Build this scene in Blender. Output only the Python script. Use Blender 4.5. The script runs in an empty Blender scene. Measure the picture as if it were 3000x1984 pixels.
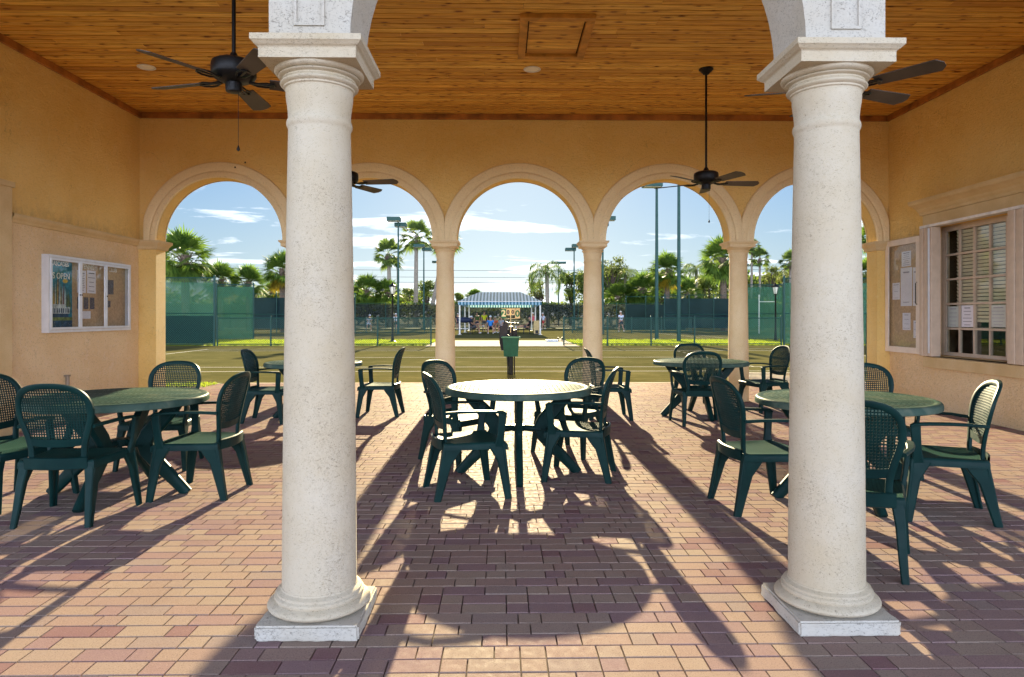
import bpy, bmesh, math, random
from mathutils import Vector, Matrix, noise
random.seed(7)
S = bpy.context.scene
COL = S.collection
PI = math.pi
# ---------------------------------------------------------------- camera model (photo pixels -> metres)
F, CX, HOR, H, TH = 2000.0, 1500.0, 925.0, 1.31, 0.0155
CT, ST = math.cos(TH), math.sin(TH)
def at(px, py, d):
    xc = (px - CX) / F * d
    return Vector((xc * CT + d * ST, d * CT - xc * ST, H + (HOR - py) / F * d))
def rm(xc, d, z=0.0):
    return Vector((xc * CT + d * ST, d * CT - xc * ST, z))
def gnd(px, py, z=0.0):
    d = (H - z) * F / (py - HOR)
    p = at(px, py, d); p.z = z
    return p
def lin(r, g, b):
    f = lambda c: (c / 255 / 12.92) if c / 255 <= 0.04045 else ((c / 255 + 0.055) / 1.055) ** 2.4
    return (f(r), f(g), f(b), 1.0)
# ---------------------------------------------------------------- mesh builder
class MB:
    def __init__(s): s.v = []; s.f = []; s.m = []; s.sm = []
    def add(s, vs, fs, mi=0, smooth=False, M=None):
        o = len(s.v)
        for p in vs:
            p = Vector(p)
            s.v.append(M @ p if M is not None else p)
        for f in fs:
            s.f.append([i + o for i in f]); s.m.append(mi); s.sm.append(smooth)
        return s
    def box(s, x0, x1, y0, y1, z0, z1, mi=0, M=None, bev=0.0):
        if bev > 0:
            bm = bmesh.new()
            bmesh.ops.create_cube(bm, size=1.0)
            for v in bm.verts:
                v.co = Vector(((x0 + x1) / 2 + v.co.x * (x1 - x0), (y0 + y1) / 2 + v.co.y * (y1 - y0), (z0 + z1) / 2 + v.co.z * (z1 - z0)))
            bmesh.ops.bevel(bm, geom=bm.edges[:], offset=bev, segments=2, profile=0.5, affect='EDGES')
            bm.verts.index_update()
            s.add([v.co.copy() for v in bm.verts], [[v.index for v in f.verts] for f in bm.faces], mi, False, M)
            bm.free()
            return s
        vs = [(x0, y0, z0), (x1, y0, z0), (x1, y1, z0), (x0, y1, z0), (x0, y0, z1), (x1, y0, z1), (x1, y1, z1), (x0, y1, z1)]
        return s.add(vs, [(0, 3, 2, 1), (4, 5, 6, 7), (0, 1, 5, 4), (1, 2, 6, 5), (2, 3, 7, 6), (3, 0, 4, 7)], mi, False, M)
    def quad(s, a, b, c, d, mi=0, smooth=False): return s.add([a, b, c, d], [(0, 1, 2, 3)], mi, smooth)
    def tube(s, pts, r, n=8, mi=0, caps=True, smooth=True):
        pts = [Vector(p) for p in pts]
        rs = r if isinstance(r, (list, tuple)) else [r] * len(pts)
        vs = []; fs = []
        for i, p in enumerate(pts):
            t = (pts[min(i + 1, len(pts) - 1)] - pts[max(i - 1, 0)])
            t = t.normalized() if t.length > 1e-9 else Vector((0, 0, 1))
            up = Vector((0, 0, 1)) if abs(t.z) < 0.95 else Vector((1, 0, 0))
            a = t.cross(up).normalized(); b = a.cross(t).normalized()
            for k in range(n):
                an = 2 * PI * k / n
                vs.append(p + (a * math.cos(an) + b * math.sin(an)) * rs[i])
        for i in range(len(pts) - 1):
            for k in range(n):
                k2 = (k + 1) % n
                fs.append((i * n + k, i * n + k2, (i + 1) * n + k2, (i + 1) * n + k))
        s.add(vs, fs, mi, smooth)
        if caps:
            s.add(vs[:n], [tuple(range(n))], mi); s.add(vs[-n:], [tuple(range(n))[::-1]], mi)
        return s
    def bar(s, pts, sizes, side, mi=0, bev=0.006):
        """rectangular bar swept along pts; sizes (w along side, h across); corners chamfered"""
        pts = [Vector(p) for p in pts]; n = len(pts)
        if not isinstance(sizes, list): sizes = [sizes] * n
        vs = []; fs = []
        for i, p in enumerate(pts):
            t = (pts[min(i + 1, n - 1)] - pts[max(i - 1, 0)]).normalized()
            a = Vector(side) - t * t.dot(Vector(side)); a.normalize()
            b = t.cross(a).normalized()
            w, h = sizes[i][0] / 2, sizes[i][1] / 2
            e = min(bev, w * 0.6, h * 0.6)
            for (u, q) in ((w - e, -h), (w, -h + e), (w, h - e), (w - e, h), (-w + e, h), (-w, h - e), (-w, -h + e), (-w + e, -h)):
                vs.append(p + a * u + b * q)
        for i in range(n - 1):
            for k in range(8):
                k2 = (k + 1) % 8
                fs.append((i * 8 + k, i * 8 + k2, (i + 1) * 8 + k2, (i + 1) * 8 + k))
        fs.append(tuple(range(8))[::-1]); fs.append(tuple(range((n - 1) * 8, n * 8)))
        return s.add(vs, fs, mi, True)
    def lathe(s, prof, n=48, c=(0, 0, 0), mi=0, smooth=True, caps=True):
        c = Vector(c); vs = []; fs = []
        for (r, z) in prof:
            for k in range(n):
                a = 2 * PI * k / n
                vs.append(c + Vector((r * math.cos(a), r * math.sin(a), z)))
        for i in range(len(prof) - 1):
            for k in range(n):
                k2 = (k + 1) % n
                fs.append((i * n + k, i * n + k2, (i + 1) * n + k2, (i + 1) * n + k))
        if caps:
            fs.append(tuple(range(n))[::-1]); fs.append(tuple(range((len(prof) - 1) * n, len(prof) * n)))
        return s.add(vs, fs, mi, smooth)
    def sphere(s, c, r, n=10, mi=0, sc=(1, 1, 1)):
        prof = [(math.sin(PI * i / n) * 1.0, -math.cos(PI * i / n)) for i in range(n + 1)]
        prof[0] = (0.02, -1); prof[-1] = (0.02, 1)
        o = len(s.v); s.lathe(prof, max(8, n + 2), (0, 0, 0), mi)
        for i in range(o, len(s.v)):
            v = s.v[i]; s.v[i] = Vector((v.x * sc[0] * r + c[0], v.y * sc[1] * r + c[1], v.z * sc[2] * r + c[2]))
        return s
    def build(s, name, mats, parent=None, sharp=35.0, loc=None, rot=None):
        me = bpy.data.meshes.new(name)
        me.from_pydata([tuple(v) for v in s.v], [], s.f)
        if not isinstance(mats, (list, tuple)): mats = [mats]
        for m in mats: me.materials.append(m)
        me.polygons.foreach_set('material_index', s.m)
        me.polygons.foreach_set('use_smooth', s.sm)
        me.update()
        if any(s.sm): me.set_sharp_from_angle(angle=math.radians(sharp))
        o = bpy.data.objects.new(name, me); COL.objects.link(o)
        if parent is not None: o.parent = parent
        if loc is not None: o.location = loc
        if rot is not None: o.rotation_euler = rot
        return o
def tag(o, label=None, cat=None, group=None, kind=None):
    if label: o['label'] = label
    if cat: o['category'] = cat
    if group: o['group'] = group
    if kind: o['kind'] = kind
    return o
def empty(name, label, cat, loc=(0, 0, 0), rz=0.0, group=None):
    o = bpy.data.objects.new(name, None); COL.objects.link(o)
    o.empty_display_size = 0.1
    o.location = loc; o.rotation_euler = (0, 0, rz)
    return tag(o, label, cat, group)
KIDS = {}
def kids(o): return [c for c in COL.objects if c.parent == o]
def copy_tree(o, parent=None, label=None, loc=None, rz=None, sc=None):
    c = o.copy(); COL.objects.link(c)
    if parent is not None: c.parent = parent
    if label: c['label'] = label
    if loc is not None: c.location = loc
    if rz is not None: c.rotation_euler = (0, 0, rz)
    if sc is not None: c.scale = (sc, sc, sc) if not isinstance(sc, tuple) else sc
    for ch in kids(o):
        if ch is c: continue
        copy_tree(ch, c)
    return c
FONTS = {}
def text(s, size, mat, parent, loc, rot, name='lettering', align='CENTER', sx=1.0, ext=0.0006, bold=0.0):
    cu = bpy.data.curves.new(name, 'FONT'); cu.body = s; cu.size = size; cu.align_x = align; cu.align_y = 'CENTER'
    cu.extrude = ext; cu.offset = bold
    tmp = bpy.data.objects.new(name, cu); COL.objects.link(tmp)
    me = bpy.data.meshes.new_from_object(tmp.evaluated_get(bpy.context.evaluated_depsgraph_get())); me.name = name
    bpy.data.objects.remove(tmp); bpy.data.curves.remove(cu)
    me.materials.clear(); me.materials.append(mat)
    o = bpy.data.objects.new(name, me); COL.objects.link(o)
    o.parent = parent; o.location = loc; o.rotation_euler = rot; o.scale = (sx, 1, 1)
    return o
# ---------------------------------------------------------------- materials
def newmat(name):
    m = bpy.data.materials.new(name); m.use_nodes = True
    nt = m.node_tree; nt.nodes.clear()
    out = nt.nodes.new('ShaderNodeOutputMaterial'); b = nt.nodes.new('ShaderNodeBsdfPrincipled')
    nt.links.new(b.outputs[0], out.inputs[0])
    return m, nt, b, out
def N(nt, t, **kw):
    n = nt.nodes.new(t)
    for k, v in kw.items():
        if k.startswith('i_'):
            key = k[2:]
            n.inputs[int(key) if key.isdigit() else key].default_value = v
        else: setattr(n, k, v)
    return n
def L(nt, a, b): nt.links.new(a, b)
def coords(nt, scale=(1, 1, 1), kind='Object'):
    tc = N(nt, 'ShaderNodeTexCoord'); mp = N(nt, 'ShaderNodeMapping'); mp.inputs['Scale'].default_value = scale
    L(nt, tc.outputs[kind], mp.inputs[0]); return mp.outputs[0]
def worldpos(nt, scale=(1, 1, 1)):
    g = N(nt, 'ShaderNodeNewGeometry'); mp = N(nt, 'ShaderNodeMapping'); mp.inputs['Scale'].default_value = scale
    L(nt, g.outputs['Position'], mp.inputs[0]); return mp.outputs[0]
def ramp(nt, fac, stops, interp='LINEAR'):
    r = N(nt, 'ShaderNodeValToRGB'); cr = r.color_ramp; cr.interpolation = interp
    while len(cr.elements) < len(stops): cr.elements.new(0.5)
    for e, (p, c) in zip(cr.elements, stops):
        e.position = p; e.color = c if len(c) == 4 else (*c, 1)
    L(nt, fac, r.inputs[0]); return r.outputs[0]
def mixc(nt, fac, a, b, mode='MIX'):
    m = N(nt, 'ShaderNodeMix', data_type='RGBA', blend_type=mode)
    for sock, val in ((m.inputs[0], fac), (m.inputs[6], a), (m.inputs[7], b)):
        if hasattr(val, 'is_linked'): L(nt, val, sock)
        else: sock.default_value = val if not isinstance(val, tuple) or len(val) == 4 else (*val, 1)
    return m.outputs[2]
def noise_tex(nt, vec, scale, detail=4, rough=0.55, dist=0.0):
    n = N(nt, 'ShaderNodeTexNoise'); n.inputs['Scale'].default_value = scale; n.inputs['Detail'].default_value = detail
    n.inputs['Roughness'].default_value = rough; n.inputs['Distortion'].default_value = dist
    L(nt, vec, n.inputs['Vector']); return n.outputs[0]
def math_n(nt, op, a, b=0.0, clamp=False):
    m = N(nt, 'ShaderNodeMath', operation=op, use_clamp=clamp)
    for i, v in enumerate((a, b)):
        if hasattr(v, 'is_linked'): L(nt, v, m.inputs[i])
        else: m.inputs[i].default_value = v
    return m.outputs[0]
def bump(nt, height, strength, dist, b):
    n = N(nt, 'ShaderNodeBump'); n.inputs['Strength'].default_value = strength; n.inputs['Distance'].default_value = dist
    L(nt, height, n.inputs['Height']); L(nt, n.outputs[0], b.inputs['Normal'])
def simple(name, col, rough=0.5, metal=0.0, var=0.12, vs=8.0, bs=0.0, bscale=60.0, spec=0.3, bdist=0.004):
    m, nt, b, out = newmat(name)
    p = coords(nt)
    n = noise_tex(nt, p, vs)
    c2 = tuple(max(0, x * (1 - var * 2)) for x in col[:3]); c1 = tuple(min(1, x * (1 + var)) for x in col[:3])
    L(nt, ramp(nt, n, [(0.3, c2), (0.7, c1)]), b.inputs['Base Color'])
    b.inputs['Roughness'].default_value = rough; b.inputs['Metallic'].default_value = metal
    b.inputs['Specular IOR Level'].default_value = spec
    if bs > 0: bump(nt, noise_tex(nt, p, bscale, 3), bs, bdist, b)
    return m
def stucco(name, base, dark, blotch, speck=0.3, bs=0.6, grime=False, cracks=False):
    m, nt, b, out = newmat(name)
    p = worldpos(nt)
    big = noise_tex(nt, p, 1.1, 5, 0.6); mid = noise_tex(nt, p, 9, 6, 0.7, 1.2); fine = noise_tex(nt, p, 55, 4, 0.6)
    c = ramp(nt, big, [(0.35, dark), (0.62, base)])
    c = mixc(nt, math_n(nt, 'MULTIPLY', ramp(nt, mid, [(0.50, (0, 0, 0)), (0.72, (1, 1, 1))]), 0.55), c, blotch)
    c = mixc(nt, math_n(nt, 'MULTIPLY', ramp(nt, fine, [(0.34, (1, 1, 1)), (0.44, (0, 0, 0))]), speck), c, tuple(x * 0.45 for x in dark[:3]))
    L(nt, c, b.inputs['Base Color']); b.inputs['Roughness'].default_value = 0.85
    b.inputs['Specular IOR Level'].default_value = 0.25
    if cracks:
        vd = N(nt, 'ShaderNodeTexVoronoi', feature='DISTANCE_TO_EDGE'); vd.inputs['Scale'].default_value = .9
        av = N(nt, 'ShaderNodeVectorMath', operation='ADD'); L(nt, p, av.inputs[0]); nz = N(nt, 'ShaderNodeTexNoise'); nz.inputs['Scale'].default_value = 3.5; nz.inputs['Detail'].default_value = 5; L(nt, p, nz.inputs['Vector']); L(nt, nz.outputs['Color'], av.inputs[1]); L(nt, av.outputs[0], vd.inputs['Vector'])
        ck = math_n(nt, 'MULTIPLY', ramp(nt, vd.outputs['Distance'], [(0.0, (1, 1, 1)), (0.006, (0, 0, 0))]), ramp(nt, noise_tex(nt, p, 1.3, 2), [(.5, (0, 0, 0)), (.62, (1, 1, 1))]))
        c = mixc(nt, math_n(nt, 'MULTIPLY', ck, .45), c, tuple(x * .4 for x in dark[:3])); L(nt, c, b.inputs['Base Color'])
    if grime:
        sp = N(nt, 'ShaderNodeSeparateXYZ'); L(nt, p, sp.inputs[0])
        zb = ramp(nt, math_n(nt, 'DIVIDE', sp.outputs[2], 4.5), [(0.536, (0, 0, 0)), (0.545, (1, 1, 1)), (0.575, (.35,) * 3), (0.63, (0, 0, 0))])
        c = mixc(nt, math_n(nt, 'MULTIPLY', math_n(nt, 'MULTIPLY', zb, ramp(nt, noise_tex(nt, worldpos(nt, (1, 1, .6)), 7, 5, .7, .8), [(.40, (0, 0, 0)), (.62, (1, 1, 1))])), .36), c, (.26, .16, .08, 1))
        L(nt, c, b.inputs['Base Color'])
    h = math_n(nt, 'ADD', noise_tex(nt, worldpos(nt, (1, 1, 1.8)), 24, 6, 0.65, 1.2), math_n(nt, 'MULTIPLY', noise_tex(nt, worldpos(nt, (1, 1, 1.5)), 9, 3, .6, 1.0), .6))
    bump(nt, h, bs, 0.022, b)
    return m
def stone(name, base, warm, pit, tscale=1.0):
    m, nt, b, out = newmat(name)
    p = worldpos(nt)
    big = noise_tex(nt, p, 2.2, 4, 0.6)
    c = ramp(nt, big, [(0.35, warm), (0.65, base)])
    pn = noise_tex(nt, worldpos(nt, (1, 1, 1.6)), 98 * tscale, 5, 0.74, 1.8)
    dens = noise_tex(nt, p, 3.4, 4, .65)
    msk = math_n(nt, 'ADD', pn, math_n(nt, 'MULTIPLY', dens, 0.15))
    pits = ramp(nt, msk, [(0.452, (1, 1, 1)), (0.505, (0, 0, 0))])
    tan = ramp(nt, noise_tex(nt, p, 42 * tscale, 4, 0.7, 2.0), [(0.56, (0, 0, 0)), (0.66, (1, 1, 1))])
    c = mixc(nt, math_n(nt, 'MULTIPLY', tan, 0.5), c, warm)
    c = mixc(nt, math_n(nt, 'MULTIPLY', pits, 0.62), c, pit)
    L(nt, c, b.inputs['Base Color']); b.inputs['Roughness'].default_value = 0.8
    b.inputs['Specular IOR Level'].default_value = 0.25
    hh = math_n(nt, 'SUBTRACT', noise_tex(nt, p, 30, 5), math_n(nt, 'MULTIPLY', pits, 0.8))
    bump(nt, hh, 0.45, 0.006, b)
    return m
def leafmat(name, c1, c2, tr=0.5, trc=None):
    m, nt, b, out = newmat(name)
    g = N(nt, 'ShaderNodeNewGeometry')
    n = noise_tex(nt, worldpos(nt), 0.9, 2)
    f = math_n(nt, 'ADD', math_n(nt, 'MULTIPLY', g.outputs['Random Per Island'], 0.6), math_n(nt, 'MULTIPLY', n, 0.5))
    c = ramp(nt, f, [(0.25, c1), (0.8, c2)])
    L(nt, c, b.inputs['Base Color']); b.inputs['Roughness'].default_value = 0.55
    b.inputs['Specular IOR Level'].default_value = 0.35
    t = N(nt, 'ShaderNodeBsdfTranslucent'); mx = N(nt, 'ShaderNodeMixShader'); mx.inputs[0].default_value = tr
    if trc: t.inputs[0].default_value = (*trc, 1)
    else: L(nt, mixc(nt, 1.0, c, (1.0, 0.95, 0.35, 1), 'MULTIPLY') if False else c, t.inputs[0])
    L(nt, b.outputs[0], mx.inputs[1]); L(nt, t.outputs[0], mx.inputs[2]); L(nt, mx.outputs[0], out.inputs[0])
    return m
def glassmat(name, tint=(1, 1, 1), refl=0.12, wavy=0.0, rough=0.01, fres=.3):
    m, nt, b, out = newmat(name)
    nt.nodes.remove(b)
    t = N(nt, 'ShaderNodeBsdfTransparent'); t.inputs[0].default_value = (*tint, 1)
    g = N(nt, 'ShaderNodeBsdfGlossy'); g.inputs['Roughness'].default_value = rough
    lw = N(nt, 'ShaderNodeLayerWeight'); lw.inputs[0].default_value = 0.35
    f = math_n(nt, 'ADD', math_n(nt, 'MULTIPLY', lw.outputs['Fresnel'], fres), refl, True)
    mx = N(nt, 'ShaderNodeMixShader'); L(nt, f, mx.inputs[0]); L(nt, t.outputs[0], mx.inputs[1]); L(nt, g.outputs[0], mx.inputs[2])
    L(nt, mx.outputs[0], out.inputs[0])
    if wavy > 0:
        bp = N(nt, 'ShaderNodeBump'); bp.inputs['Strength'].default_value = wavy; bp.inputs['Distance'].default_value = 0.05
        L(nt, noise_tex(nt, worldpos(nt), 4.5, 1, 0.4, 0.6), bp.inputs['Height']); L(nt, bp.outputs[0], g.inputs['Normal'])
    return m
SKY_STR, SUN_STR, EXPO, SKY_DUST = .06, 2.1, 3.3, .3
SKY_KNEE, SKY_GAIN, SKY_TINT = 14.0, .212, (.76, .95, 1.20, 1)
CLOUD_OFF = (3.1, 1.7, 0); CLOUD_BACK = .26; CLOUD_MUL = (1.5, 1.54, 1.62, 1); CLOUD_ADD = (.66, .70, .78, 1); CLOUD_FILL = .92; CLOUD_FILL_LOW = 4.7  # cloud behind the camera is unseen, added and brightened to fill the interior
# ---------------------------------------------------------------- material library
M_WALL = stucco('ochre_stucco', (0.86, 0.60, 0.215), (0.80, 0.53, 0.165), (0.84, 0.62, 0.27), 0.25, 0.9, True, True)
M_WALLLOW = stucco('weathered_stucco', (0.82, 0.62, 0.36), (0.76, 0.54, 0.28), (0.84, 0.67, 0.48), 0.45, 1.0, False, True)
M_CREAM = stucco('cream_stucco', (0.84, 0.68, 0.40), (0.78, 0.61, 0.33), (0.80, 0.64, 0.38), 0.3, 0.5)
M_SAND = stone('cast_stone_tan', (0.76, 0.60, 0.36), (0.68, 0.51, 0.27), (0.34, 0.22, 0.11))
M_TRIM = stone('cast_stone_band', (0.66, 0.50, 0.27), (0.56, 0.40, 0.19), (0.30, 0.22, 0.12))
M_STONE = stone('cast_stone_white', (0.56, 0.492, 0.378), (0.515, 0.425, 0.29), (0.17, 0.125, 0.085))
M_STONE2 = stone('cast_stone_rough', (0.53, 0.50, 0.445), (0.49, 0.44, 0.36), (0.14, 0.12, 0.10), 0.6)
# pavers: every brick is an island with its own clay colour
m, nt, b, out = newmat('clay_pavers'); M_PAVER = m
g = N(nt, 'ShaderNodeNewGeometry')
c = ramp(nt, g.outputs['Random Per Island'], [(0.0, (0.37, 0.295, 0.228)), (0.18, (0.36, 0.275, 0.216)), (0.36, (0.35, 0.255, 0.21)), (0.52, (0.315, 0.218, 0.205)),
     (0.64, (0.36, 0.285, 0.228)), (0.77, (0.29, 0.20, 0.20)), (0.90, (0.255, 0.15, 0.152)), (0.96, (0.32, 0.258, 0.225))], 'CONSTANT')
p = worldpos(nt)
c = mixc(nt, math_n(nt, 'MULTIPLY', ramp(nt, noise_tex(nt, p, 1.6, 5, 0.65), [(0.40, (0, 0, 0)), (0.66, (1, 1, 1))]), 0.45), c, (0.345, 0.25, 0.195, 1))
c = mixc(nt, math_n(nt, 'MULTIPLY', ramp(nt, noise_tex(nt, worldpos(nt), .55, 6, .7, .5), [(0.48, (0, 0, 0)), (0.66, (1, 1, 1))]), 0.30), c, (0.20, 0.145, 0.125, 1))
c = mixc(nt, math_n(nt, 'MULTIPLY', ramp(nt, noise_tex(nt, p, 160, 3, 0.7), [(0.36, (1, 1, 1)), (0.46, (0, 0, 0))]), 0.5), c, (0.13, 0.09, 0.07, 1))
c = mixc(nt, math_n(nt, 'MULTIPLY', ramp(nt, noise_tex(nt, p, 210, 2, 0.6), [(0.62, (0, 0, 0)), (0.7, (1, 1, 1))]), 0.4), c, (0.62, 0.52, 0.42, 1))
c = mixc(nt, math_n(nt, 'MULTIPLY', ramp(nt, noise_tex(nt, worldpos(nt), 38, 5, 0.7, 1.5), [(0.60, (0, 0, 0)), (0.72, (1, 1, 1))]), 0.35), c, (0.16, 0.11, 0.08, 1))
c = mixc(nt, 1.0, c, (.82, .79, .84, 1), 'MULTIPLY')
L(nt, c, b.inputs['Base Color'])
b.inputs['Specular IOR Level'].default_value = 0.006
L(nt, ramp(nt, noise_tex(nt, p, 30, 3), [(0.3, (0.50,) * 3), (0.7, (0.75,) * 3)]), b.inputs['Roughness'])
bump(nt, noise_tex(nt, p, 140, 4, 0.65), 0.25, 0.003, b)
M_JOINT = simple('joint_sand', (0.10, 0.075, 0.05), 0.95, vs=20)
# cedar boards
m, nt, b, out = newmat('cedar_boards'); M_CEDAR = m
g = N(nt, 'ShaderNodeNewGeometry')
isl = g.outputs['Random Per Island']
off = N(nt, 'ShaderNodeCombineXYZ'); L(nt, math_n(nt, 'MULTIPLY', isl, 37.0), off.inputs[0]); L(nt, math_n(nt, 'MULTIPLY', isl, 11.0), off.inputs[1])
va = N(nt, 'ShaderNodeVectorMath', operation='ADD'); L(nt, g.outputs['Position'], va.inputs[0]); L(nt, off.outputs[0], va.inputs[1])
mp = N(nt, 'ShaderNodeMapping'); mp.inputs['Scale'].default_value = (0.7, 14, 14); L(nt, va.outputs[0], mp.inputs[0])
gr = noise_tex(nt, mp.outputs[0], 3.2, 6, 0.62, 0.5)
c = ramp(nt, isl, [(0.0, (0.66, 0.34, 0.055)), (0.25, (0.90, 0.49, 0.085)), (0.5, (0.74, 0.38, 0.060)), (0.75, (0.96, 0.58, 0.120)), (1.0, (0.54, 0.25, 0.042))])
c = mixc(nt, math_n(nt, 'MULTIPLY', ramp(nt, gr, [(0.40, (1, 1, 1)), (0.62, (0, 0, 0))]), 0.65), c, (0.36, 0.135, 0.014, 1))
mp2 = N(nt, 'ShaderNodeMapping'); mp2.inputs['Scale'].default_value = (0.55, 1.35, 1); L(nt, va.outputs[0], mp2.inputs[0])
vo = N(nt, 'ShaderNodeTexVoronoi'); vo.voronoi_dimensions = '2D'; vo.inputs['Scale'].default_value = 5.2; vo.inputs['Randomness'].default_value = 1.0; L(nt, mp2.outputs[0], vo.inputs['Vector'])
kn = math_n(nt, 'ADD', math_n(nt, 'ADD', vo.outputs['Distance'], math_n(nt, 'MULTIPLY', noise_tex(nt, va.outputs[0], 30, 2), 0.07)), math_n(nt, 'MULTIPLY', math_n(nt, 'SUBTRACT', noise_tex(nt, va.outputs[0], 1.1, 2), .45), .34))
c = mixc(nt, ramp(nt, kn, [(0.085, (1, 1, 1)), (0.145, (0, 0, 0))]), c, (0.085, 0.025, 0.006, 1))
c = mixc(nt, math_n(nt, 'MULTIPLY', ramp(nt, kn, [(0.12, (1, 1, 1)), (0.26, (0, 0, 0))]), 0.45), c, (0.34, 0.12, 0.016, 1))
L(nt, c, b.inputs['Base Color']); b.inputs['Roughness'].default_value = 0.5; b.inputs['Specular IOR Level'].default_value = 0.3
bump(nt, gr, 0.2, 0.003, b)
M_CEDARDK = simple('cedar_trim', (0.40, 0.15, 0.03), 0.55, var=0.25, vs=5)
M_CEDAR2 = simple('cedar_frame', (0.52, 0.23, 0.035), 0.5, var=.22, vs=7)
M_GROOVE = simple('board_groove', (0.04, 0.016, 0.005), 0.9)
M_FAN = simple('black_metal', (0.012, 0.011, 0.011), 0.42, 0.4)
M_BLADE = simple('fan_blade', (0.075, 0.055, 0.04), 0.5, var=0.2, vs=4)
M_WHITE = simple('white_paint', (0.75, 0.72, 0.66), 0.5)
m, nt, b, out = newmat('light_lens'); M_LENS = m
b.inputs['Base Color'].default_value = (0.85, 0.8, 0.7, 1); b.inputs['Roughness'].default_value = 0.4
M_ALU = simple('brushed_aluminium', (0.72, 0.73, 0.75), 0.4, 0.35, var=0.05)
M_CORK = simple('pinboard', (0.52, 0.36, 0.21), 0.85, var=0.12, vs=30, bs=0.2, bscale=120)
M_PAPER = simple('paper', (0.74, 0.72, 0.76), 0.7, var=0.03)
M_PAPERB = simple('paper_grey', (0.55, 0.58, 0.52), 0.7, var=0.03)
M_INK = simple('ink', (0.05, 0.05, 0.07), 0.7)
M_FADE = simple('faded_ink', (0.33, 0.32, 0.38), 0.7)
M_PHOTO = simple('photo_print', (0.14, 0.11, 0.14), 0.35, var=0.45, vs=60)
M_GLASSW = glassmat('acrylic_pane', (0.96, 0.97, 0.97), 0.006, 0.12, 0.015, .09)
M_GLASS = glassmat('window_glass', (0.93, 0.95, 0.94), 0.02, 0.0, 0.01, .14)
M_BEIGE = simple('beige_shutter', (0.58, 0.46, 0.34), 0.5, var=0.06)
M_BLIND = simple('cream_blind', (0.93, 0.82, 0.58), 0.5, var=0.04)
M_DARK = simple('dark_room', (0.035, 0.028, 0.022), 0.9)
# ---------------------------------------------------------------- layout constants
XL, XR = -5.44, 5.92              # inner faces of the side walls
YF, YB = 10.35, 10.58             # arcade wall
ZC = 4.36                         # ceiling
ZS = 2.44                         # springing of arches
COLX = [-3.11, -0.86, 1.40, 3.65]
BAYS = [-4.235, -1.985, 0.27, 2.525, 4.78]
RIN = 0.945
YC = 10.465
# ---------------------------------------------------------------- patio paving
mb = MB()
random.seed(11)
def brick(mb, x0, x1, y0, y1):
    g = 0.0007; e = 0.0026; f = .0068; dz = random.uniform(-0.0012, 0.0012); z = 0.0
    tx, ty = random.uniform(-.0035, .0035), random.uniform(-.006, .006)
    x0 += g; x1 -= g; y0 += g + random.uniform(0, .0008); y1 -= g
    def zz(x, y): return z + dz + tx * (x - (x0 + x1) / 2) + ty * (y - (y0 + y1) / 2)
    o = len(mb.v); ya = random.uniform(-.005, .005); cx_, cy_ = (x0 + x1) / 2, (y0 + y1) / 2
    for (x, y, d) in ((x0, y0, -.0105), (x1, y0, -.0105), (x1, y1, -.0105), (x0, y1, -.0105),
                      (x0 + e, y0 + f, 0), (x1 - e, y0 + f, 0), (x1 - e, y1 - e, 0), (x0 + e, y1 - e, 0)):
        mb.v.append(Vector((x - ya * (y - cy_), y + ya * (x - cx_) * .4, zz(x, y) + d)))
    for f in ((4, 5, 6, 7), (0, 1, 5, 4), (1, 2, 6, 5), (2, 3, 7, 6), (3, 0, 4, 7)):
        mb.f.append([i + o for i in f]); mb.m.append(0); mb.sm.append(False)
PITCH = 0.1002
y = -0.4; row = 0
while y < 13.2:
    if y < 2.0: xa, xb = -3.6, 4.4
    elif y < YF - 0.1: xa, xb = XL - 0.6, XR + 0.6
    else: xa, xb = -6.9, 7.6
    x = xa - random.choice([0, .05, .1, .15]); big = row % 2 == 0
    while x < xb:
        r = random.random()
        big = (not big) if r < 0.82 else big
        w = PITCH * 2 if big else PITCH
        brick(mb, x, x + w, y, y + PITCH); x += w
    y += PITCH; row += 1
PATIO_END = y
o = mb.build('patio_paving', M_PAVER); tag(o, kind='structure', label='red and tan clay brick patio laid in rows')
mb = MB(); mb.box(-7.2, 7.9, -0.5, PATIO_END, -0.06, -0.0092)
tag(mb.build('patio_bed', M_JOINT), kind='structure')
# ---------------------------------------------------------------- cedar ceiling
random.seed(5)
mb = MB(); BW = 0.118
y = 2.78; r = 0
while y < YF:
    y1 = min(y + BW, YF)
    x = XL - random.uniform(0, 2.0)
    while x < XR:
        ln = random.uniform(1.8, 4.2); xa, xb = max(x, XL), min(x + ln, XR)
        if xb - xa > 0.05:
            g, e = 0.0085, 0.012
            z = ZC + random.uniform(-.0012, .0012)
            vs = [(xa + .0008, y + g, z + .012), (xb - .0008, y + g, z + .012), (xb - .0008, y1 - g, z + .012), (xa + .0008, y1 - g, z + .012),
                  (xa + .0016, y + e, z), (xb - .0016, y + e, z), (xb - .0016, y1 - e, z), (xa + .0016, y1 - e, z)]
            mb.add(vs, [(7, 6, 5, 4), (4, 5, 1, 0), (5, 6, 2, 1), (6, 7, 3, 2), (7, 4, 0, 3)])
        x += ln
    y += BW
ceil = mb.build('ceiling', M_CEDAR); tag(ceil, kind='structure', label='knotty cedar board ceiling of the pavilion')
mb = MB(); mb.box(XL, XR, 2.78, YF, ZC + 0.011, ZC + 0.03)
tag(mb.build('ceiling_backing', M_GROOVE), kind='structure')
mb = MB(); mb.box(XL - 0.7, XR + 0.7, 2.3, 11.1, ZC + 0.2, ZC + 0.5)
tag(mb.build('roof', M_CREAM), 'flat pavilion roof slab above the cedar ceiling', 'roof')
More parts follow.
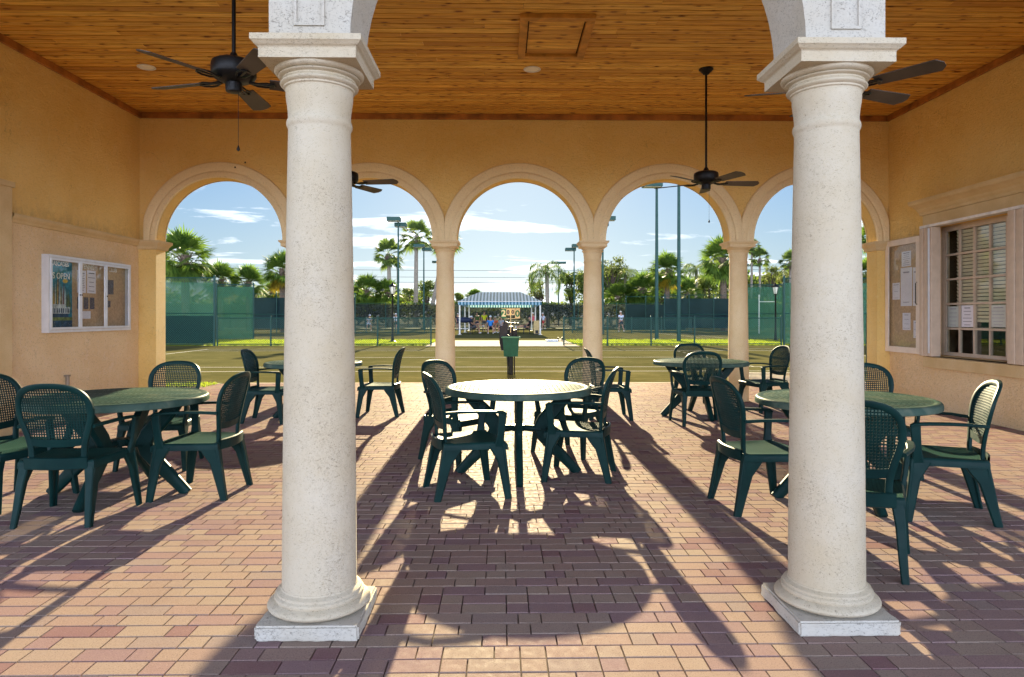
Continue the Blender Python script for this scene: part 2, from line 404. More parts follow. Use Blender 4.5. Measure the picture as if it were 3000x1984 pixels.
# ceiling trim boards (three runs)
zt0, zt1 = ZC - 0.085, ZC - 0.002
for (n, lab, bx) in (('ceiling_trim', 'dark cedar trim board along the top of the arcade wall', (XL + .045, XR - .045, YF - .04, YF - .001)),
                     ('ceiling_trim', 'dark cedar trim board along the top of the left wall', (XL + .001, XL + .042, 2.8, YF - .001)),
                     ('ceiling_trim', 'dark cedar trim board along the top of the right wall', (XR - .042, XR - .001, 2.8, YF - .001))):
    mb = MB(); mb.box(bx[0], bx[1], bx[2], bx[3], zt0, zt1, bev=0.004)
    tag(mb.build(n, M_CEDARDK), lab, 'trim board', 'cedar trim boards under the ceiling')
# ---------------------------------------------------------------- arches
def arch_pts(cx, r, n=40, z0=ZS):
    return [(cx - r * math.cos(PI * i / n), z0 + r * math.sin(PI * i / n)) for i in range(n + 1)]
def arch_wall(mb, bays, r, x0, x1, yf, yb, ztop, mi=0, z0=ZS):
    """wall above the springing line with semicircular openings"""
    edges = []
    prev = x0
    for cx in bays:
        a = arch_pts(cx, r, 40, z0)
        edges.append((prev, cx - r)); prev = cx + r
        for yy, flip in ((yf, 0), (yb, 1)):
            for i in range(40):
                (xa, za), (xb, zb) = a[i], a[i + 1]
                q = [(xa, yy, za), (xb, yy, zb), (xb, yy, ztop), (xa, yy, ztop)]
                mb.add(q if not flip else q[::-1], [(0, 1, 2, 3)], mi)
        for i in range(40):
            (xa, za), (xb, zb) = a[i], a[i + 1]
            mb.add([(xa, yf, za), (xa, yb, za), (xb, yb, zb), (xb, yf, zb)], [(0, 1, 2, 3)], mi, True)
    edges.append((prev, x1))
    for (a, c) in edges:
        mb.add([(a, yf, z0), (c, yf, z0), (c, yf, ztop), (a, yf, ztop), (a, yb, z0), (c, yb, z0), (c, yb, ztop), (a, yb, ztop)],
               [(0, 1, 2, 3), (7, 6, 5, 4), (0, 4, 5, 1)], mi)
arc = empty('arcade_wall', 'ochre stucco arcade wall of five round arches at the back of the patio', 'arcade wall', (0, YC, 0))
mb = MB(); arch_wall(mb, BAYS, RIN, XL, XR, YF - YC, YB - YC, ZC + 0.19)
mb.build('wall_face', M_WALL, arc)
prof = [(0.944, 0.012), (0.944, 0.040), (0.952, 0.050), (0.990, 0.052), (1.020, 0.050), (1.034, 0.040), (1.048, 0.034), (1.06, 0.040), (1.085, 0.046), (1.13, 0.047), (1.165, 0.045), (1.178, 0.036), (1.182, 0.018), (1.183, -0.002)]
for bi, cx in enumerate(BAYS):
    for side in (-1, 1):
        mb = MB(); n = 56; vs = []; fs = []
        lim0 = 1.127 if True else 9
        for i in range(n + 1):
            a = PI * i / n
            for (r, p) in prof:
                x = -r * math.cos(a); x = max(-1.1262, min(1.1262, x))
                z = ZS + r * math.sin(a)
                yy = (YF - YC) - p if side < 0 else (YB - YC) + p
                vs.append((cx + x, yy, z))
        k = len(prof)
        for i in range(n):
            for j in range(k - 1):
                q = (i * k + j, i * k + j + 1, (i + 1) * k + j + 1, (i + 1) * k + j)
                fs.append(q if side > 0 else q[::-1])
        mb.add(vs, fs, 0, True)
        mb.build('archivolt', M_CREAM, arc, sharp=28)
        if side == -1 and bi in (0, 4):
            pass
# end pilasters of the arcade
for (xa, xb, sgn) in ((XL, BAYS[0] - RIN, 1), (BAYS[4] + RIN, XR, -1)):
    mb = MB(); mb.box(xa, xb, YF - YC - .03, YB - YC + .03, 0, 2.30)
    mb.build('pilaster', M_WALL, arc)
    mb = MB()
    pr = [(0.0, 2.30, 0.012), (0.0, 2.315, 0.03), (0, 2.35, 0.036), (0, 2.385, 0.062), (0, 2.40, 0.075), (0, 2.436, 0.078)]
    for (i0, (_, z0, p0)) in enumerate(pr[:-1]):
        z1, p1 = pr[i0 + 1][1], pr[i0 + 1][2]
        for (q0, q1) in (((z0, p0), (z1, p1)),):
            x2a = xb + sgn * q0[1] if sgn > 0 else xa - q0[1]; x2b = xb + sgn * q1[1] if sgn > 0 else xa - q1[1]
            xo = xa if sgn > 0 else xb
            yf0, yf1 = YF - YC - .03 - q0[1], YF - YC - .03 - q1[1]
            yb0, yb1 = YB - YC + .03 + q0[1], YB - YC + .03 + q1[1]
            mb.quad((xo, yf0, q0[0]), (x2a, yf0, q0[0]), (x2b, yf1, q1[0]), (xo, yf1, q1[0]))
            mb.quad((x2a, yf0, q0[0]), (x2a, yb0, q0[0]), (x2b, yb1, q1[0]), (x2b, yf1, q1[0]))
            mb.quad((xo, yb0, q0[0]), (x2a, yb0, q0[0]), (x2b, yb1, q1[0]), (xo, yb1, q1[0]))
    x2 = xb + .078 if sgn > 0 else xa - .078; xo = xa if sgn > 0 else xb
    mb.quad((xo, YF - YC - .108, 2.436), (x2, YF - YC - .108, 2.436), (x2, YB - YC + .108, 2.436), (xo, YB - YC + .108, 2.436))
    mb.quad((xo, YF - YC - .042, 2.30), (x2 - sgn * .066, YF - YC - .042, 2.30), (x2 - sgn * .066, YB - YC + .042, 2.30), (xo, YB - YC + .042, 2.30))
    mb.build('impost', M_TRIM, arc)
# small dark fixing spots on the first archivolt
for (px, py) in ((724, 480), (695, 494)):
    q = at(px, py, 10.32); mb = MB(); mb.sphere((q.x, YF - YC - .05, q.z), .013, 6); mb.build('fixing_plug', M_DARK, arc)
# ---------------------------------------------------------------- columns
def sqring(mb, prof):
    for i in range(len(prof) - 1):
        (r0, z0), (r1, z1) = prof[i], prof[i + 1]
        a = [(-r0, -r0, z0), (r0, -r0, z0), (r0, r0, z0), (-r0, r0, z0)]; c = [(-r1, -r1, z1), (r1, -r1, z1), (r1, r1, z1), (-r1, r1, z1)]
        for k in range(4):
            k2 = (k + 1) % 4
            mb.add([a[k], a[k2], c[k2], c[k]], [(0, 1, 2, 3)], 0)
    r, z = prof[0]; mb.add([(-r, -r, z), (-r, r, z), (r, r, z), (r, -r, z)], [(0, 1, 2, 3)])
    r, z = prof[-1]; mb.add([(-r, -r, z), (r, -r, z), (r, r, z), (-r, r, z)], [(0, 1, 2, 3)])
def capital(mb):
    sqring(mb, [(0.196, 2.352), (0.196, 2.392), (0.199, 2.397), (0.207, 2.402), (0.216, 2.411), (0.222, 2.416), (0.222, 2.4395)])
    pf = [(0.1405, 2.262), (0.1425, 2.272), (0.149, 2.276), (0.149, 2.282)]
    pf += [(0.149 + 0.015 * math.sin(PI * t / 8), 2.283 + 0.024 * t / 8) for t in range(9)]
    pf += [(0.150, 2.309), (0.153, 2.312), (0.153, 2.317), (0.161, 2.320)]
    pf += [(0.161 + 0.010 * math.sin(PI * t / 6), 2.320 + 0.012 * t / 6) for t in range(7)]
    pf += [(0.168, 2.333), (0.176, 2.336), (0.184, 2.341), (0.187, 2.346), (0.187, 2.3519)]
    mb.lathe(pf, 64)
def shaft_prof(z0):
    pf = []
    for i in range(17):
        t = i / 16; z = z0 + (2.10 - z0) * t
        pf.append((0.156 - 0.0255 * t ** 1.5, z))
    pf += [(0.1315, 2.108), (0.1345, 2.113), (0.1375, 2.121), (0.138, 2.130), (0.1365, 2.139), (0.1335, 2.145), (0.131, 2.15), (0.1315, 2.17), (0.1345, 2.20), (0.1385, 2.225), (0.1405, 2.245), (0.1405, 2.2625)]
    return pf
def column(kind, label, group, x, y):
    t = empty('stone_column', label, 'column', (x, y, 0), 0, group)
    mat = M_STONE if kind == 'front' else M_SAND
    mb = MB()
    if kind == 'front':
        mb.lathe(shaft_prof(0.158), 64); mb.build('shaft', mat, t)
        mb = MB(); capital(mb); mb.build('capital', mat, t)
        mb = MB()
        pf = [(0.17, 0.0645)] + [(0.168 + 0.047 * math.sin(PI * (0.06 + 0.94 * q / 12)) ** 0.8, 0.065 + 0.052 * q / 12) for q in range(0, 12)]
        pf += [(0.186, 0.118), (0.187, 0.124), (0.186, 0.130), (0.180, 0.134), (0.177, 0.136), (0.177, 0.145), (0.171, 0.149), (0.166, 0.151), (0.160, 0.155), (0.1575, 0.162)]
        mb.lathe(pf, 64); mb.build('base', mat, t)
        bm = bmesh.new(); bmesh.ops.create_cube(bm, size=1)
        for v in bm.verts: v.co = Vector((v.co.x * .42, v.co.y * .42, v.co.z * .062 + .032))
        bmesh.ops.bevel(bm, geom=bm.edges[:], offset=.008, segments=2, affect='EDGES')
        bmesh.ops.subdivide_edges(bm, edges=[e for e in bm.edges if e.calc_length() > .03], cuts=14, use_grid_fill=True)
        for v in bm.verts:
            nn = noise.noise(v.co * 22 + Vector((x * 7, 0, 0))) * .0045 + noise.noise(v.co * 70 + Vector((x, 3, 0))) * .002
            v.co += Vector((v.co.x, v.co.y, (v.co.z - .03) * 3)).normalized() * nn
        mb = MB(); bm.verts.index_update()
        mb.add([v.co.copy() for v in bm.verts], [[v.index for v in f.verts] for f in bm.faces], 0, True); bm.free()
        mb.build('plinth', M_STONE2, t, sharp=60)
    else:
        mb.lathe(shaft_prof(0.0), 48); mb.build('shaft', mat, t)
        mb = MB(); capital(mb); mb.build('capital', mat, t)
    return t
FCOL = [(-0.784, 2.96), (1.423, 2.97)]
column('front', 'speckled white column standing on a rough square plinth, left of the centre table', 'white front columns', *FCOL[0])
column('front', 'speckled white column standing on a rough square plinth, hiding part of the right table', 'white front columns', *FCOL[1])
labs = ['tan arcade column hidden behind the left white front column', 'tan arcade column between the second arch and the middle arch, left of the striped canopy',
        'tan arcade column between the middle arch and the fourth arch, right of the striped canopy', 'tan arcade column beside the right white column, with a chair in front of its foot']
for x, lb in zip(COLX, labs): column('back', lb, 'tan columns under the back arcade', x, YC)
# ---------------------------------------------------------------- front arch wall on the white columns
fw = empty('front_wall', 'white rough stucco piers and arch above the two front columns', 'arch wall', (0, 2.965, 0))
fx0, fx1 = FCOL[0][0], FCOL[1][0]; ph = 0.165
cxm, rm_ = (fx0 + fx1) / 2, (fx1 - fx0) / 2 - ph
mb = MB()
a = arch_pts(cxm, rm_, 40, 2.4405)
ZT = ZC + 0.19
arch_wall(mb, [cxm], rm_, fx0 - ph, fx1 + ph, -ph, ph, 3.62, 0, 2.4405)
for sx, s in ((fx0 - ph, 1), (fx1 + ph, -1)):
    q = [(sx, -ph, 2.4405), (sx, -ph, 3.62), (sx, ph, 3.62), (sx, ph, 2.4405)]
    mb.add(q if s > 0 else q[::-1], [(0, 3, 2, 1)])
mb.box(XL - 0.2, XR + 0.2, -ph, ph, 3.62, ZT)
mb.build('wall_face', M_STONE2, fw)
for cx in (fx0, fx1):
    mb = MB()                                            # shallow framed panel on each pier
    px0, px1, z0, z1 = cx - .05, cx + .05, 2.505, 3.3
    for (a0, a1, b0, b1) in ((px0 - .012, px1 + .012, z0 - .012, z0), (px0 - .012, px1 + .012, z1, z1 + .012), (px0 - .012, px0, z0, z1), (px1, px1 + .012, z0, z1)):
        mb.box(a0, a1, -ph - .008, -ph - .0005, b0, b1)
    mb.build('pier_panel', M_STONE2, fw)
# ---------------------------------------------------------------- side walls
lw = empty('side_wall', 'ochre stucco left wall with a stone band and the three door notice case', 'wall', (XL, 7, 0))
mb = MB(); X0 = -.28
# upper (above band) and lower (weathered) zones butt at z = 2.40
mb.box(X0, 0, 0.30, YB - 7, 2.40, ZT); mb.build('wall_face', M_WALL, lw)
mb = MB(); mb.box(X0, 0, 0.30, YB - 7, 0, 2.40); mb.build('lower_wall', M_WALLLOW, lw)
mb = MB()
n = 20; ws = 3.3; yc = -1.85; hw = 2.15
mb.box(X0, 0, -4.2, yc - hw, 0, ZT)
mb.box(X0, 0, yc - hw, 0.30, 3.35, ZT); mb.build('wall_face', M_WALL, lw)
mb = MB(); mb.box(0, .055, .32, .60, 0, 2.72); mb.box(0, .075, .30, .62, 2.72, 2.78)
mb.build('pilaster', M_TRIM, lw)
def band(mb, x, s, y0, y1, z0=2.345, z1=2.445):
    pf = [(0.0, z0), (.018, z0 + .006), (.026, z0 + .03), (.05, z0 + .052), (.06, z0 + .07), (.062, z1), (0, z1 + .006)]
    for i in range(len(pf) - 1):
        (p0, a0), (p1, a1) = pf[i], pf[i + 1]
        mb.add([(x + s * p0, y0, a0), (x + s * p0, y1, a0), (x + s * p1, y1, a1), (x + s * p1, y0, a1)], [(0, 1, 2, 3)], 0, True)
mb = MB(); band(mb, 0, 1, .62, YF - 7 - .03); mb.build('stone_band', M_TRIM, lw, sharp=50)
mb = MB(); mb.tube([(.03, 1.6, 0), (.03, 1.6, .55)], .022, 8); mb.box(0, .05, 1.57, 1.63, .55, .57)
mb.build('pipe_stub', simple('pipe', (0.30, 0.24, 0.18), 0.6), lw)
rw = empty('side_wall', 'ochre stucco right wall with a shuttered window and cornice', 'wall', (XR, 7, 0))
WY0, WY1, WZ0, WZ1 = 0.50, 2.38, .765, 2.53      # window opening (local y, z)
mb = MB(); T = .30
mb.box(0, T, WY1, YB - 7, 2.40, ZT); mb.box(0, T, -1.0, WY0, 2.40, ZT); mb.box(0, T, WY0, WY1, WZ1, ZT)
mb.build('wall_face', M_WALL, rw)
mb = MB(); mb.box(0, T, WY1, YB - 7, 0, 2.40); mb.box(0, T, -1.0, WY0, 0, 2.40); mb.box(0, T, WY0, WY1, 0, WZ0)
mb.build('lower_wall', M_WALLLOW, rw)
mb = MB(); mb.box(0, T, -4.2, -4.0 + .3, 0, ZT); mb.box(0, T, -3.7, -1.0, 3.35, ZT); mb.build('wall_face', M_WALL, rw)
mb = MB(); band(mb, 0, -1, 2.50, YF - 7 - .03); mb.build('stone_band', M_TRIM, rw, sharp=50)
mb = MB()
pf = [(0.0, 2.70), (.05, 2.705), (.06, 2.74), (.085, 2.765), (.10, 2.79), (.15, 2.825), (.19, 2.845), (.20, 2.865), (.205, 2.90), (.0, 2.915)]
for i in range(len(pf) - 1):
    (p0, a0), (p1, a1) = pf[i], pf[i + 1]
    mb.quad((-p0, -.2, a0), (-p0, 2.48 + p0 * .2, a0), (-p1, 2.48 + p1 * .2, a1), (-p1, -.2, a1))
mb.add([(-p, 2.48 + p * .2, z) for p, z in pf] , [tuple(range(len(pf)))])
mb.add([(-p, -.2, z) for p, z in pf], [tuple(range(len(pf)))[::-1]])
mb.build('cornice', M_TRIM, rw)
mb = MB(); mb.box(-.045, 0, .0, 2.43, 2.548, 2.70); mb.build('frieze', M_TRIM, rw)
mb = MB(); mb.box(-.07, .0, .0, 2.39, .60, .745, bev=.006); mb.box(.0, .17, WY0 + .002, WY1 - .002, WZ0 - .018, WZ0 + .004); mb.build('window_sill', M_TRIM, rw)
# window with grid
win = MB(); fx = .19
ys = [2.305 - .285 * i for i in range(7)]; zs = [.80 + .3345 * i for i in range(6)]
for yv in ys: win.box(fx, fx + .035, yv - .013, yv + .013, .80, zs[-1])
for zv in zs: win.box(fx - .003, fx + .032, ys[-1], ys[0], zv - .013, zv + .013)
win.box(fx - .006, fx + .04, ys[0] + .012, WY1, WZ0, WZ1); win.box(fx - .006, fx + .04, WY0, ys[-1] - .012, WZ0, WZ1)
win.box(fx - .006, fx + .04, ys[-1], ys[0], WZ0, zs[0] - .011); win.box(fx - .006, fx + .04, ys[-1], ys[0], zs[-1] + .011, WZ1)
wo = win.build('window', M_BEIGE, rw)
mb = MB(); mb.box(fx + .014, fx + .018, WY0 + .02, WY1 - .02, WZ0 + .01, WZ1 - .01); mb.build('pane', M_GLASS, wo)
mb = MB()
z = 2.46
while z > 1.18:
    mb.add([(fx + .045, WY0, z + .038), (fx + .045, WY1 - .24, z + .038), (fx + .062, WY1 - .24, z), (fx + .062, WY0, z)], [(0, 1, 2, 3)])
    mb.add([(fx + .048, WY0, z + .038), (fx + .048, WY1 - .24, z + .038), (fx + .065, WY1 - .24, z), (fx + .065, WY0, z)], [(3, 2, 1, 0)])
    z -= .0475
mb.box(fx + .075, fx + .1, WY0, WY1 - .24, 1.135, 1.15)
mb.build('blind', M_BLIND, wo)
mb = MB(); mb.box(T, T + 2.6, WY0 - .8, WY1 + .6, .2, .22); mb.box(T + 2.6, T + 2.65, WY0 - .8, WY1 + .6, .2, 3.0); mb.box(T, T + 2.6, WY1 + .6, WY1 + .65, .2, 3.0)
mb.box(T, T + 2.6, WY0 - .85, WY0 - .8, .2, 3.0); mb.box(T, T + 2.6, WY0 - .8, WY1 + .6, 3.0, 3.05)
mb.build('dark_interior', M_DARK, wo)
# folding storm shutter stacks
for (y0, y1, lb) in ((2.10, 2.385, 'folded beige accordion shutter at the left edge of the window'), (.36, .74, 'folded beige accordion shutter at the right edge of the window')):
    t = empty('storm_shutter', lb, 'shutter', (XR, 7, 0), 0, 'accordion storm shutters')
    mb = MB(); k = 6
    for i in range(k):
        ya = y0 + (y1 - y0) * i / k; yb = ya + (y1 - y0) / k
        mb.box(-.135 + .012 * (i % 2), -.005, ya + .002, yb - .002, .76, 2.508, bev=.004)
    mb.build('slat_stack', M_BEIGE, t)
    mb = MB(); mb.box(-.15, -.137, y0 + .03, y0 + .055, .80, 2.49); mb.build('edge_strip', M_ALU, t)
mb = MB(); mb.box(-.12, -.004, .36, 2.385, 2.512, 2.546)
tag(mb.build('shutter_track', M_WHITE, None, loc=(XR, 7, 0)), 'white shutter track running along the top of the window', 'shutter track')
# ---------------------------------------------------------------- ceiling fittings
def lamp(p, lb):
    t = empty('recessed_light', lb, 'ceiling light', p, 0, 'round recessed lights in the cedar ceiling')
    mb = MB(); mb.lathe([(0.085, 0.0), (0.105, -.002), (0.107, -.007), (0.100, -.011), (0.088, -.011), (0.080, -.004)], 40, caps=False); mb.build('trim_ring', M_WHITE, t)
    mb = MB(); mb.lathe([(0.001, -.001), (0.084, -.003)], 40, caps=False); mb.build('lens', M_LENS, t)
q = at(429, 199, 8.37); lamp((q.x, q.y, ZC), 'round white recessed light in the ceiling beside the left fan')
q = at(1559, 205, 8.44); lamp((q.x, q.y, ZC), 'round white recessed light in the ceiling below the wooden hatch')
q0, q1 = at(1524, 45, 6.88), at(1742, 165, 7.98)
hx0, hx1, hy0, hy1 = .09 + .1, .85 + .11, 6.88, 8.0
t = empty('ceiling_hatch', 'square framed cedar access hatch in the middle of the ceiling', 'hatch', ((hx0 + hx1) / 2, (hy0 + hy1) / 2, ZC))
w, h = (hx1 - hx0) / 2, (hy1 - hy0) / 2
mb = MB()
for i in range(7):
    ya = -h + .09 + (2 * h - .18) * i / 7; yb = -h + .09 + (2 * h - .18) * (i + 1) / 7
    mb.box(-w + .10, w - .10, ya + .003, yb - .003, -.012, -.0048)
mb.build('hatch_boards', M_CEDAR, t)
mb = MB(); mb.box(-w + .02, w - .02, -h + .02, h - .02, -.0045, -.0030); mb.build('hatch_gap', M_GROOVE, t)
mb = MB()
for (a, c, d, e) in ((-w, w, -h, -h + .085), (-w, w, h - .085, h), (-w, -w + .085, -h + .0855, h - .0855), (w - .085, w, -h + .0855, h - .0855)):
    mb.box(a, c, d, e, -.046, -.0018, bev=.004)
mb.build('frame', M_CEDAR2, t)
# ceiling fans
def blade_mesh():
    mb = MB(); n = 12; vs = []; pit = math.radians(-14)
    out = []
    for i in range(n + 1):
        t = i / n; r = .235 + .43 * t; w = .058 + .016 * t
        if t > .9: w *= math.sqrt(max(0.08, 1 - ((t - .9) / .1) ** 2 * .9))
        out.append((r, w))
    for (r, w) in out:
        for (sy, sz) in ((-1, -.003), (1, -.003), (1, .003), (-1, .003)):
            vs.append((r, sy * w * math.cos(pit), sy * w * math.sin(pit) + sz))
    fs = []
    for i in range(n):
        for k in range(4):
            k2 = (k + 1) % 4; fs.append((i * 4 + k, i * 4 + k2, i * 4 + 4 + k2, i * 4 + 4 + k))
    fs += [(3, 2, 1, 0), tuple(range(n * 4, n * 4 + 4))]
    mb.add(vs, fs); return mb
def iron_mesh():
    mb = MB()
    for s in (-1, 1): mb.tube([(.10, s * .012, .0), (.16, s * .030, -.012), (.215, s * .045, -.008), (.262, s * .030, -.006), (.275, 0, -.006)], .007, 6)
    mb.box(.10, .27, -.008, .008, -.012, -.004)
    return mb
def fan(label):
    t = empty('ceiling_fan', label, 'ceiling fan', (0, 0, ZC), 0, 'black ceiling fans on long rods')
    mb = MB(); mb.lathe([(.088, -.001), (.09, -.012), (.07, -.03), (.045, -.055), (.035, -.07), (.018, -.075)], 36); mb.build('canopy', M_FAN, t)
    mb = MB(); mb.tube([(0, 0, -.07), (0, 0, -1.24)], .0135, 12); mb.build('rod', M_FAN, t)
    mb = MB(); mb.lathe([(.02, -1.22), (.034, -1.25), (.045, -1.268), (.12, -1.276), (.144, -1.290), (.150, -1.31), (.150, -1.375), (.140, -1.392), (.11, -1.412), (.07, -1.425), (.06, -1.43)], 48); mb.build('motor', M_FAN, t)
    mb = MB(); mb.lathe([(.055, -1.43), (.055, -1.475), (.052, -1.49), (.03, -1.497), (.005, -1.498)], 36); mb.build('switch_housing', M_FAN, t)
    mb = MB(); mb.tube([(.03, -.02, -1.49), (.03, -.02, -1.87)], .0016, 5); mb.lathe([(.002, -1.862), (.005, -1.872), (.011, -1.888), (.011, -1.898), (.003, -1.905)], 12, (.03, -.02, 0)); mb.build('pull_chain', M_FAN, t)
    for k in range(5):
        bl = blade_mesh().build('blade', M_BLADE, t); bl.location = (0, 0, -1.412); bl.rotation_euler = (0, 0, 2 * PI * k / 5)
        iron_mesh().build('blade_iron', M_FAN, bl)
    return t
f0 = fan('black ceiling fan left of the left white column, long pull chain before the wall')
f0.location = (-1.94 + .074, 4.79, ZC); f0.rotation_euler.z = math.radians(20)
for (x, y, rz, lb) in ((2.40 + .13, 8.40, 3, 'black ceiling fan on a full length rod right of the middle arch, its canopy visible'),
                       (2.38 + .076, 4.90, 22, 'black ceiling fan mostly hidden behind the capital of the right white column'),
                       (-2.05 + .13, 8.47, -10, 'ceiling fan mostly hidden behind the left white column, blades against the second arch')):
    copy_tree(f0, None, lb, (x, y, ZC), math.radians(rz))
# ---------------------------------------------------------------- left notice case
CY0, CY1, CZ0, CZ1 = 8.16, 9.95, 1.105, 2.04
cs = empty('notice_case', 'silver three door notice case on the left wall', 'notice case', (XL, CY0, CZ0))
W, Hh, D = CY1 - CY0, CZ1 - CZ0, .085
mb = MB()
mb.box(.0, D - .012, 0, .012, 0, Hh); mb.box(0, D - .012, W - .012, W, 0, Hh); mb.box(0, D - .012, .012, W - .012, 0, .012); mb.box(0, D - .012, .012, W - .012, Hh - .012, Hh)
mb.box(D - .012, D - .0, 0, .03, 0, Hh); mb.box(D - .012, D, W - .03, W, 0, Hh); mb.box(D - .012, D, .03, W - .03, 0, .03); mb.box(D - .012, D, .03, W - .03, Hh - .03, Hh)
mb.build('cabinet', M_ALU, cs)
mb = MB(); mb.box(.001, .008, .0125, W - .0125, .0125, Hh - .0125); mb.build('pinboard', M_CORK, cs)
dv = [.03, 8.77 - CY0, 9.33 - CY0, W - .03]
for i in range(3):
    a, c = dv[i] + .003, dv[i + 1] - .003; z0, z1 = .034, Hh - .034; fr = .03
    mb = MB()
    for (p, q, r, s) in ((a, a + fr, z0, z1), (c - fr, c, z0, z1), (a + fr, c - fr, z0, z0 + fr), (a + fr, c - fr, z1 - fr, z1)):
        mb.box(D - .010, D + .006, p, q, r, s, bev=.003)
    d = mb.build('door', M_ALU, cs)
    mb = MB(); mb.box(D - .005, D - .002, a + fr - .004, c - fr + .004, z0 + fr - .004, z1 - fr + .004); mb.build('pane', M_GLASSW, d)
    yk = (c - .015) if i == 0 else (a + .015)
    mb = MB(); mb.lathe([(.009, 0), (.009, .006), (.005, .008)], 12); k = mb.build('lock', M_FAN, d); k.location = (D + .006, yk, Hh * .5); k.rotation_euler = (0, PI / 2, 0)
RL = (PI / 2, 0, PI / 2)     # lettering facing +X
RR = (PI / 2, 0, -PI / 2)    # lettering facing -X
M_LET = simple('white_lettering', (0.82, 0.78, 0.70), 0.5)
for (wd, yy, sz, sx) in (('CASCADES', .31, .075, .95), ('TENNIS', .885, .085, .95), ('CLUB', 1.46, .085, .95)):
    text(wd, sz, M_LET, cs, (.0115 if wd != 'CASCADES' else .0145, yy, Hh - .095), RL, 'lettering', sx=sx, ext=.001, bold=.0015)
# poster (generic skyline stand-in, its wording kept)
ps = empty('poster', 'teal skyline poster reading US OPEN behind the left door of the notice case', 'poster', (XL + .0085, CY0 + .06, CZ0 + .06))
PW, PH = .50, .815
mt = {}
for nme, cc in (('teal', (.02, .20, .28)), ('deep', (.012, .05, .12)), ('sky', (.20, .42, .52)), ('gold', (.55, .36, .06)), ('rust', (.28, .11, .08)), ('pale', (.52, .58, .58)), ('moss', (.16, .20, .05))):
    mt[nme] = simple('poster_' + nme, cc, 0.35, var=.3, vs=18)
mb = MB(); mb.box(0, .0015, 0, PW, 0, PH); mb.build('sheet', mt['teal'], ps)
random.seed(3)
mb = MB(); ml = [mt[k] for k in ('deep', 'gold', 'rust', 'pale', 'moss', 'sky')]
for i in range(30):
    yy = .03 + .44 * i / 30; hgt = .18 + .28 * math.exp(-((i - 15) / 8) ** 2) * random.uniform(.5, 1.1); w2 = random.uniform(.006, .014)
    zb = .24 + random.uniform(-.03, .03)
    mb.add([(.0022 + .00002 * i, yy - w2, zb), (.0022 + .00002 * i, yy + w2, zb), (.0022 + .00002 * i, yy + w2 * .5, zb + hgt * .7), (.0022 + .00002 * i, yy, zb + hgt)], [(0, 1, 2, 3)], random.choice([0, 0, 1, 2, 3, 3, 4, 5]))
mb.build('skyline_print', ml, ps)
mb = MB()
mb.box(.0031, .0036, .05, .45, .17, .25, 2); mb.box(.0031, .0036, .13, .37, .25, .285, 2); mb.box(.0031, .0036, .07, .43, .125, .17, 0); mb.box(.0031, .0036, .0, .5, .085, .125, 1); mb.box(.0031, .0036, .0, .5, .0, .085, 0)
for i in range(9): mb.box(.0037, .004, .07 + .042 * i, .09 + .042 * i, .18, .235, 0)
mb.add([(.0042, .36 + .05 * math.cos(2 * PI * k / 16), .575 + .026 * math.sin(2 * PI * k / 16)) for k in range(16)], [tuple(range(16))], 3)
mb.build('stadium_print', [mt['deep'], mt['moss'], mt['pale'], mt['gold']], ps)
text('US OPEN', .105, M_LET, ps, (.0045, PW / 2, PH - .185), RL, 'lettering', sx=.95, ext=.0004)
def sheet(name, lb, x, y, z, w, h, mat=M_PAPER, side=1, lines=8, group=None, cat='notice', ink=M_INK, head=True):
    t = empty(name, lb, cat, (x, y, z), 0, group)
    mb = MB(); a, c = (0, .001) if side > 0 else (-.001, 0)
    mb.box(a, c, 0, w, 0, h); mb.build('sheet', mat, t)
    if lines:
        mb = MB(); e = .0013 * side
        for i in range(lines):
            zz = h * (.88 - .78 * i / max(1, lines - 1)); l = random.uniform(.45, .8) * w; y0 = (w - l) / 2
            th = h * .010 if i else h * .018
            q = [(e, y0, zz - th), (e, y0 + l, zz - th), (e, y0 + l, zz + th), (e, y0, zz + th)]
            mb.add(q, [(0, 1, 2, 3)])
        mb.build('print', ink, t)
    return t
bx = XL + .0088
sheet('notice_sheet', 'large printed notice at the upper left of the middle door of the case', bx, CY0 + .66, CZ0 + .50, .19, .29, M_PAPER, 1, 11, 'notices pinned in the case')
sheet('notice_sheet', 'large printed notice at the upper right of the middle door of the case', bx, CY0 + .875, CZ0 + .50, .19, .30, M_PAPER, 1, 5, 'notices pinned in the case')
for i, lb in enumerate(('left one of three dark photo strips under the middle door', 'middle one of three dark photo strips under the middle door', 'right one of three dark photo strips under the middle door')):
    sheet('photo_strip', lb, bx, CY0 + .665 + .135 * i, CZ0 + .29, .10, .155, M_PHOTO, 1, 0, 'photo strips in the case', 'photo')
sheet('notice_card', 'small white card below the photo strips in the middle door', bx, CY0 + .75, CZ0 + .165, .20, .10, M_PAPER, 1, 4, None, ink=M_FADE)
sheet('photo_print', 'framed group photo behind the right door of the case', bx, CY0 + 1.25, CZ0 + .50, .235, .20, M_PHOTO, 1, 0, None, 'photo')
sheet('photo_print', 'small dark photo low behind the right door of the case', bx, CY0 + 1.29, CZ0 + .32, .12, .09, M_PHOTO, 1, 0, None, 'photo')
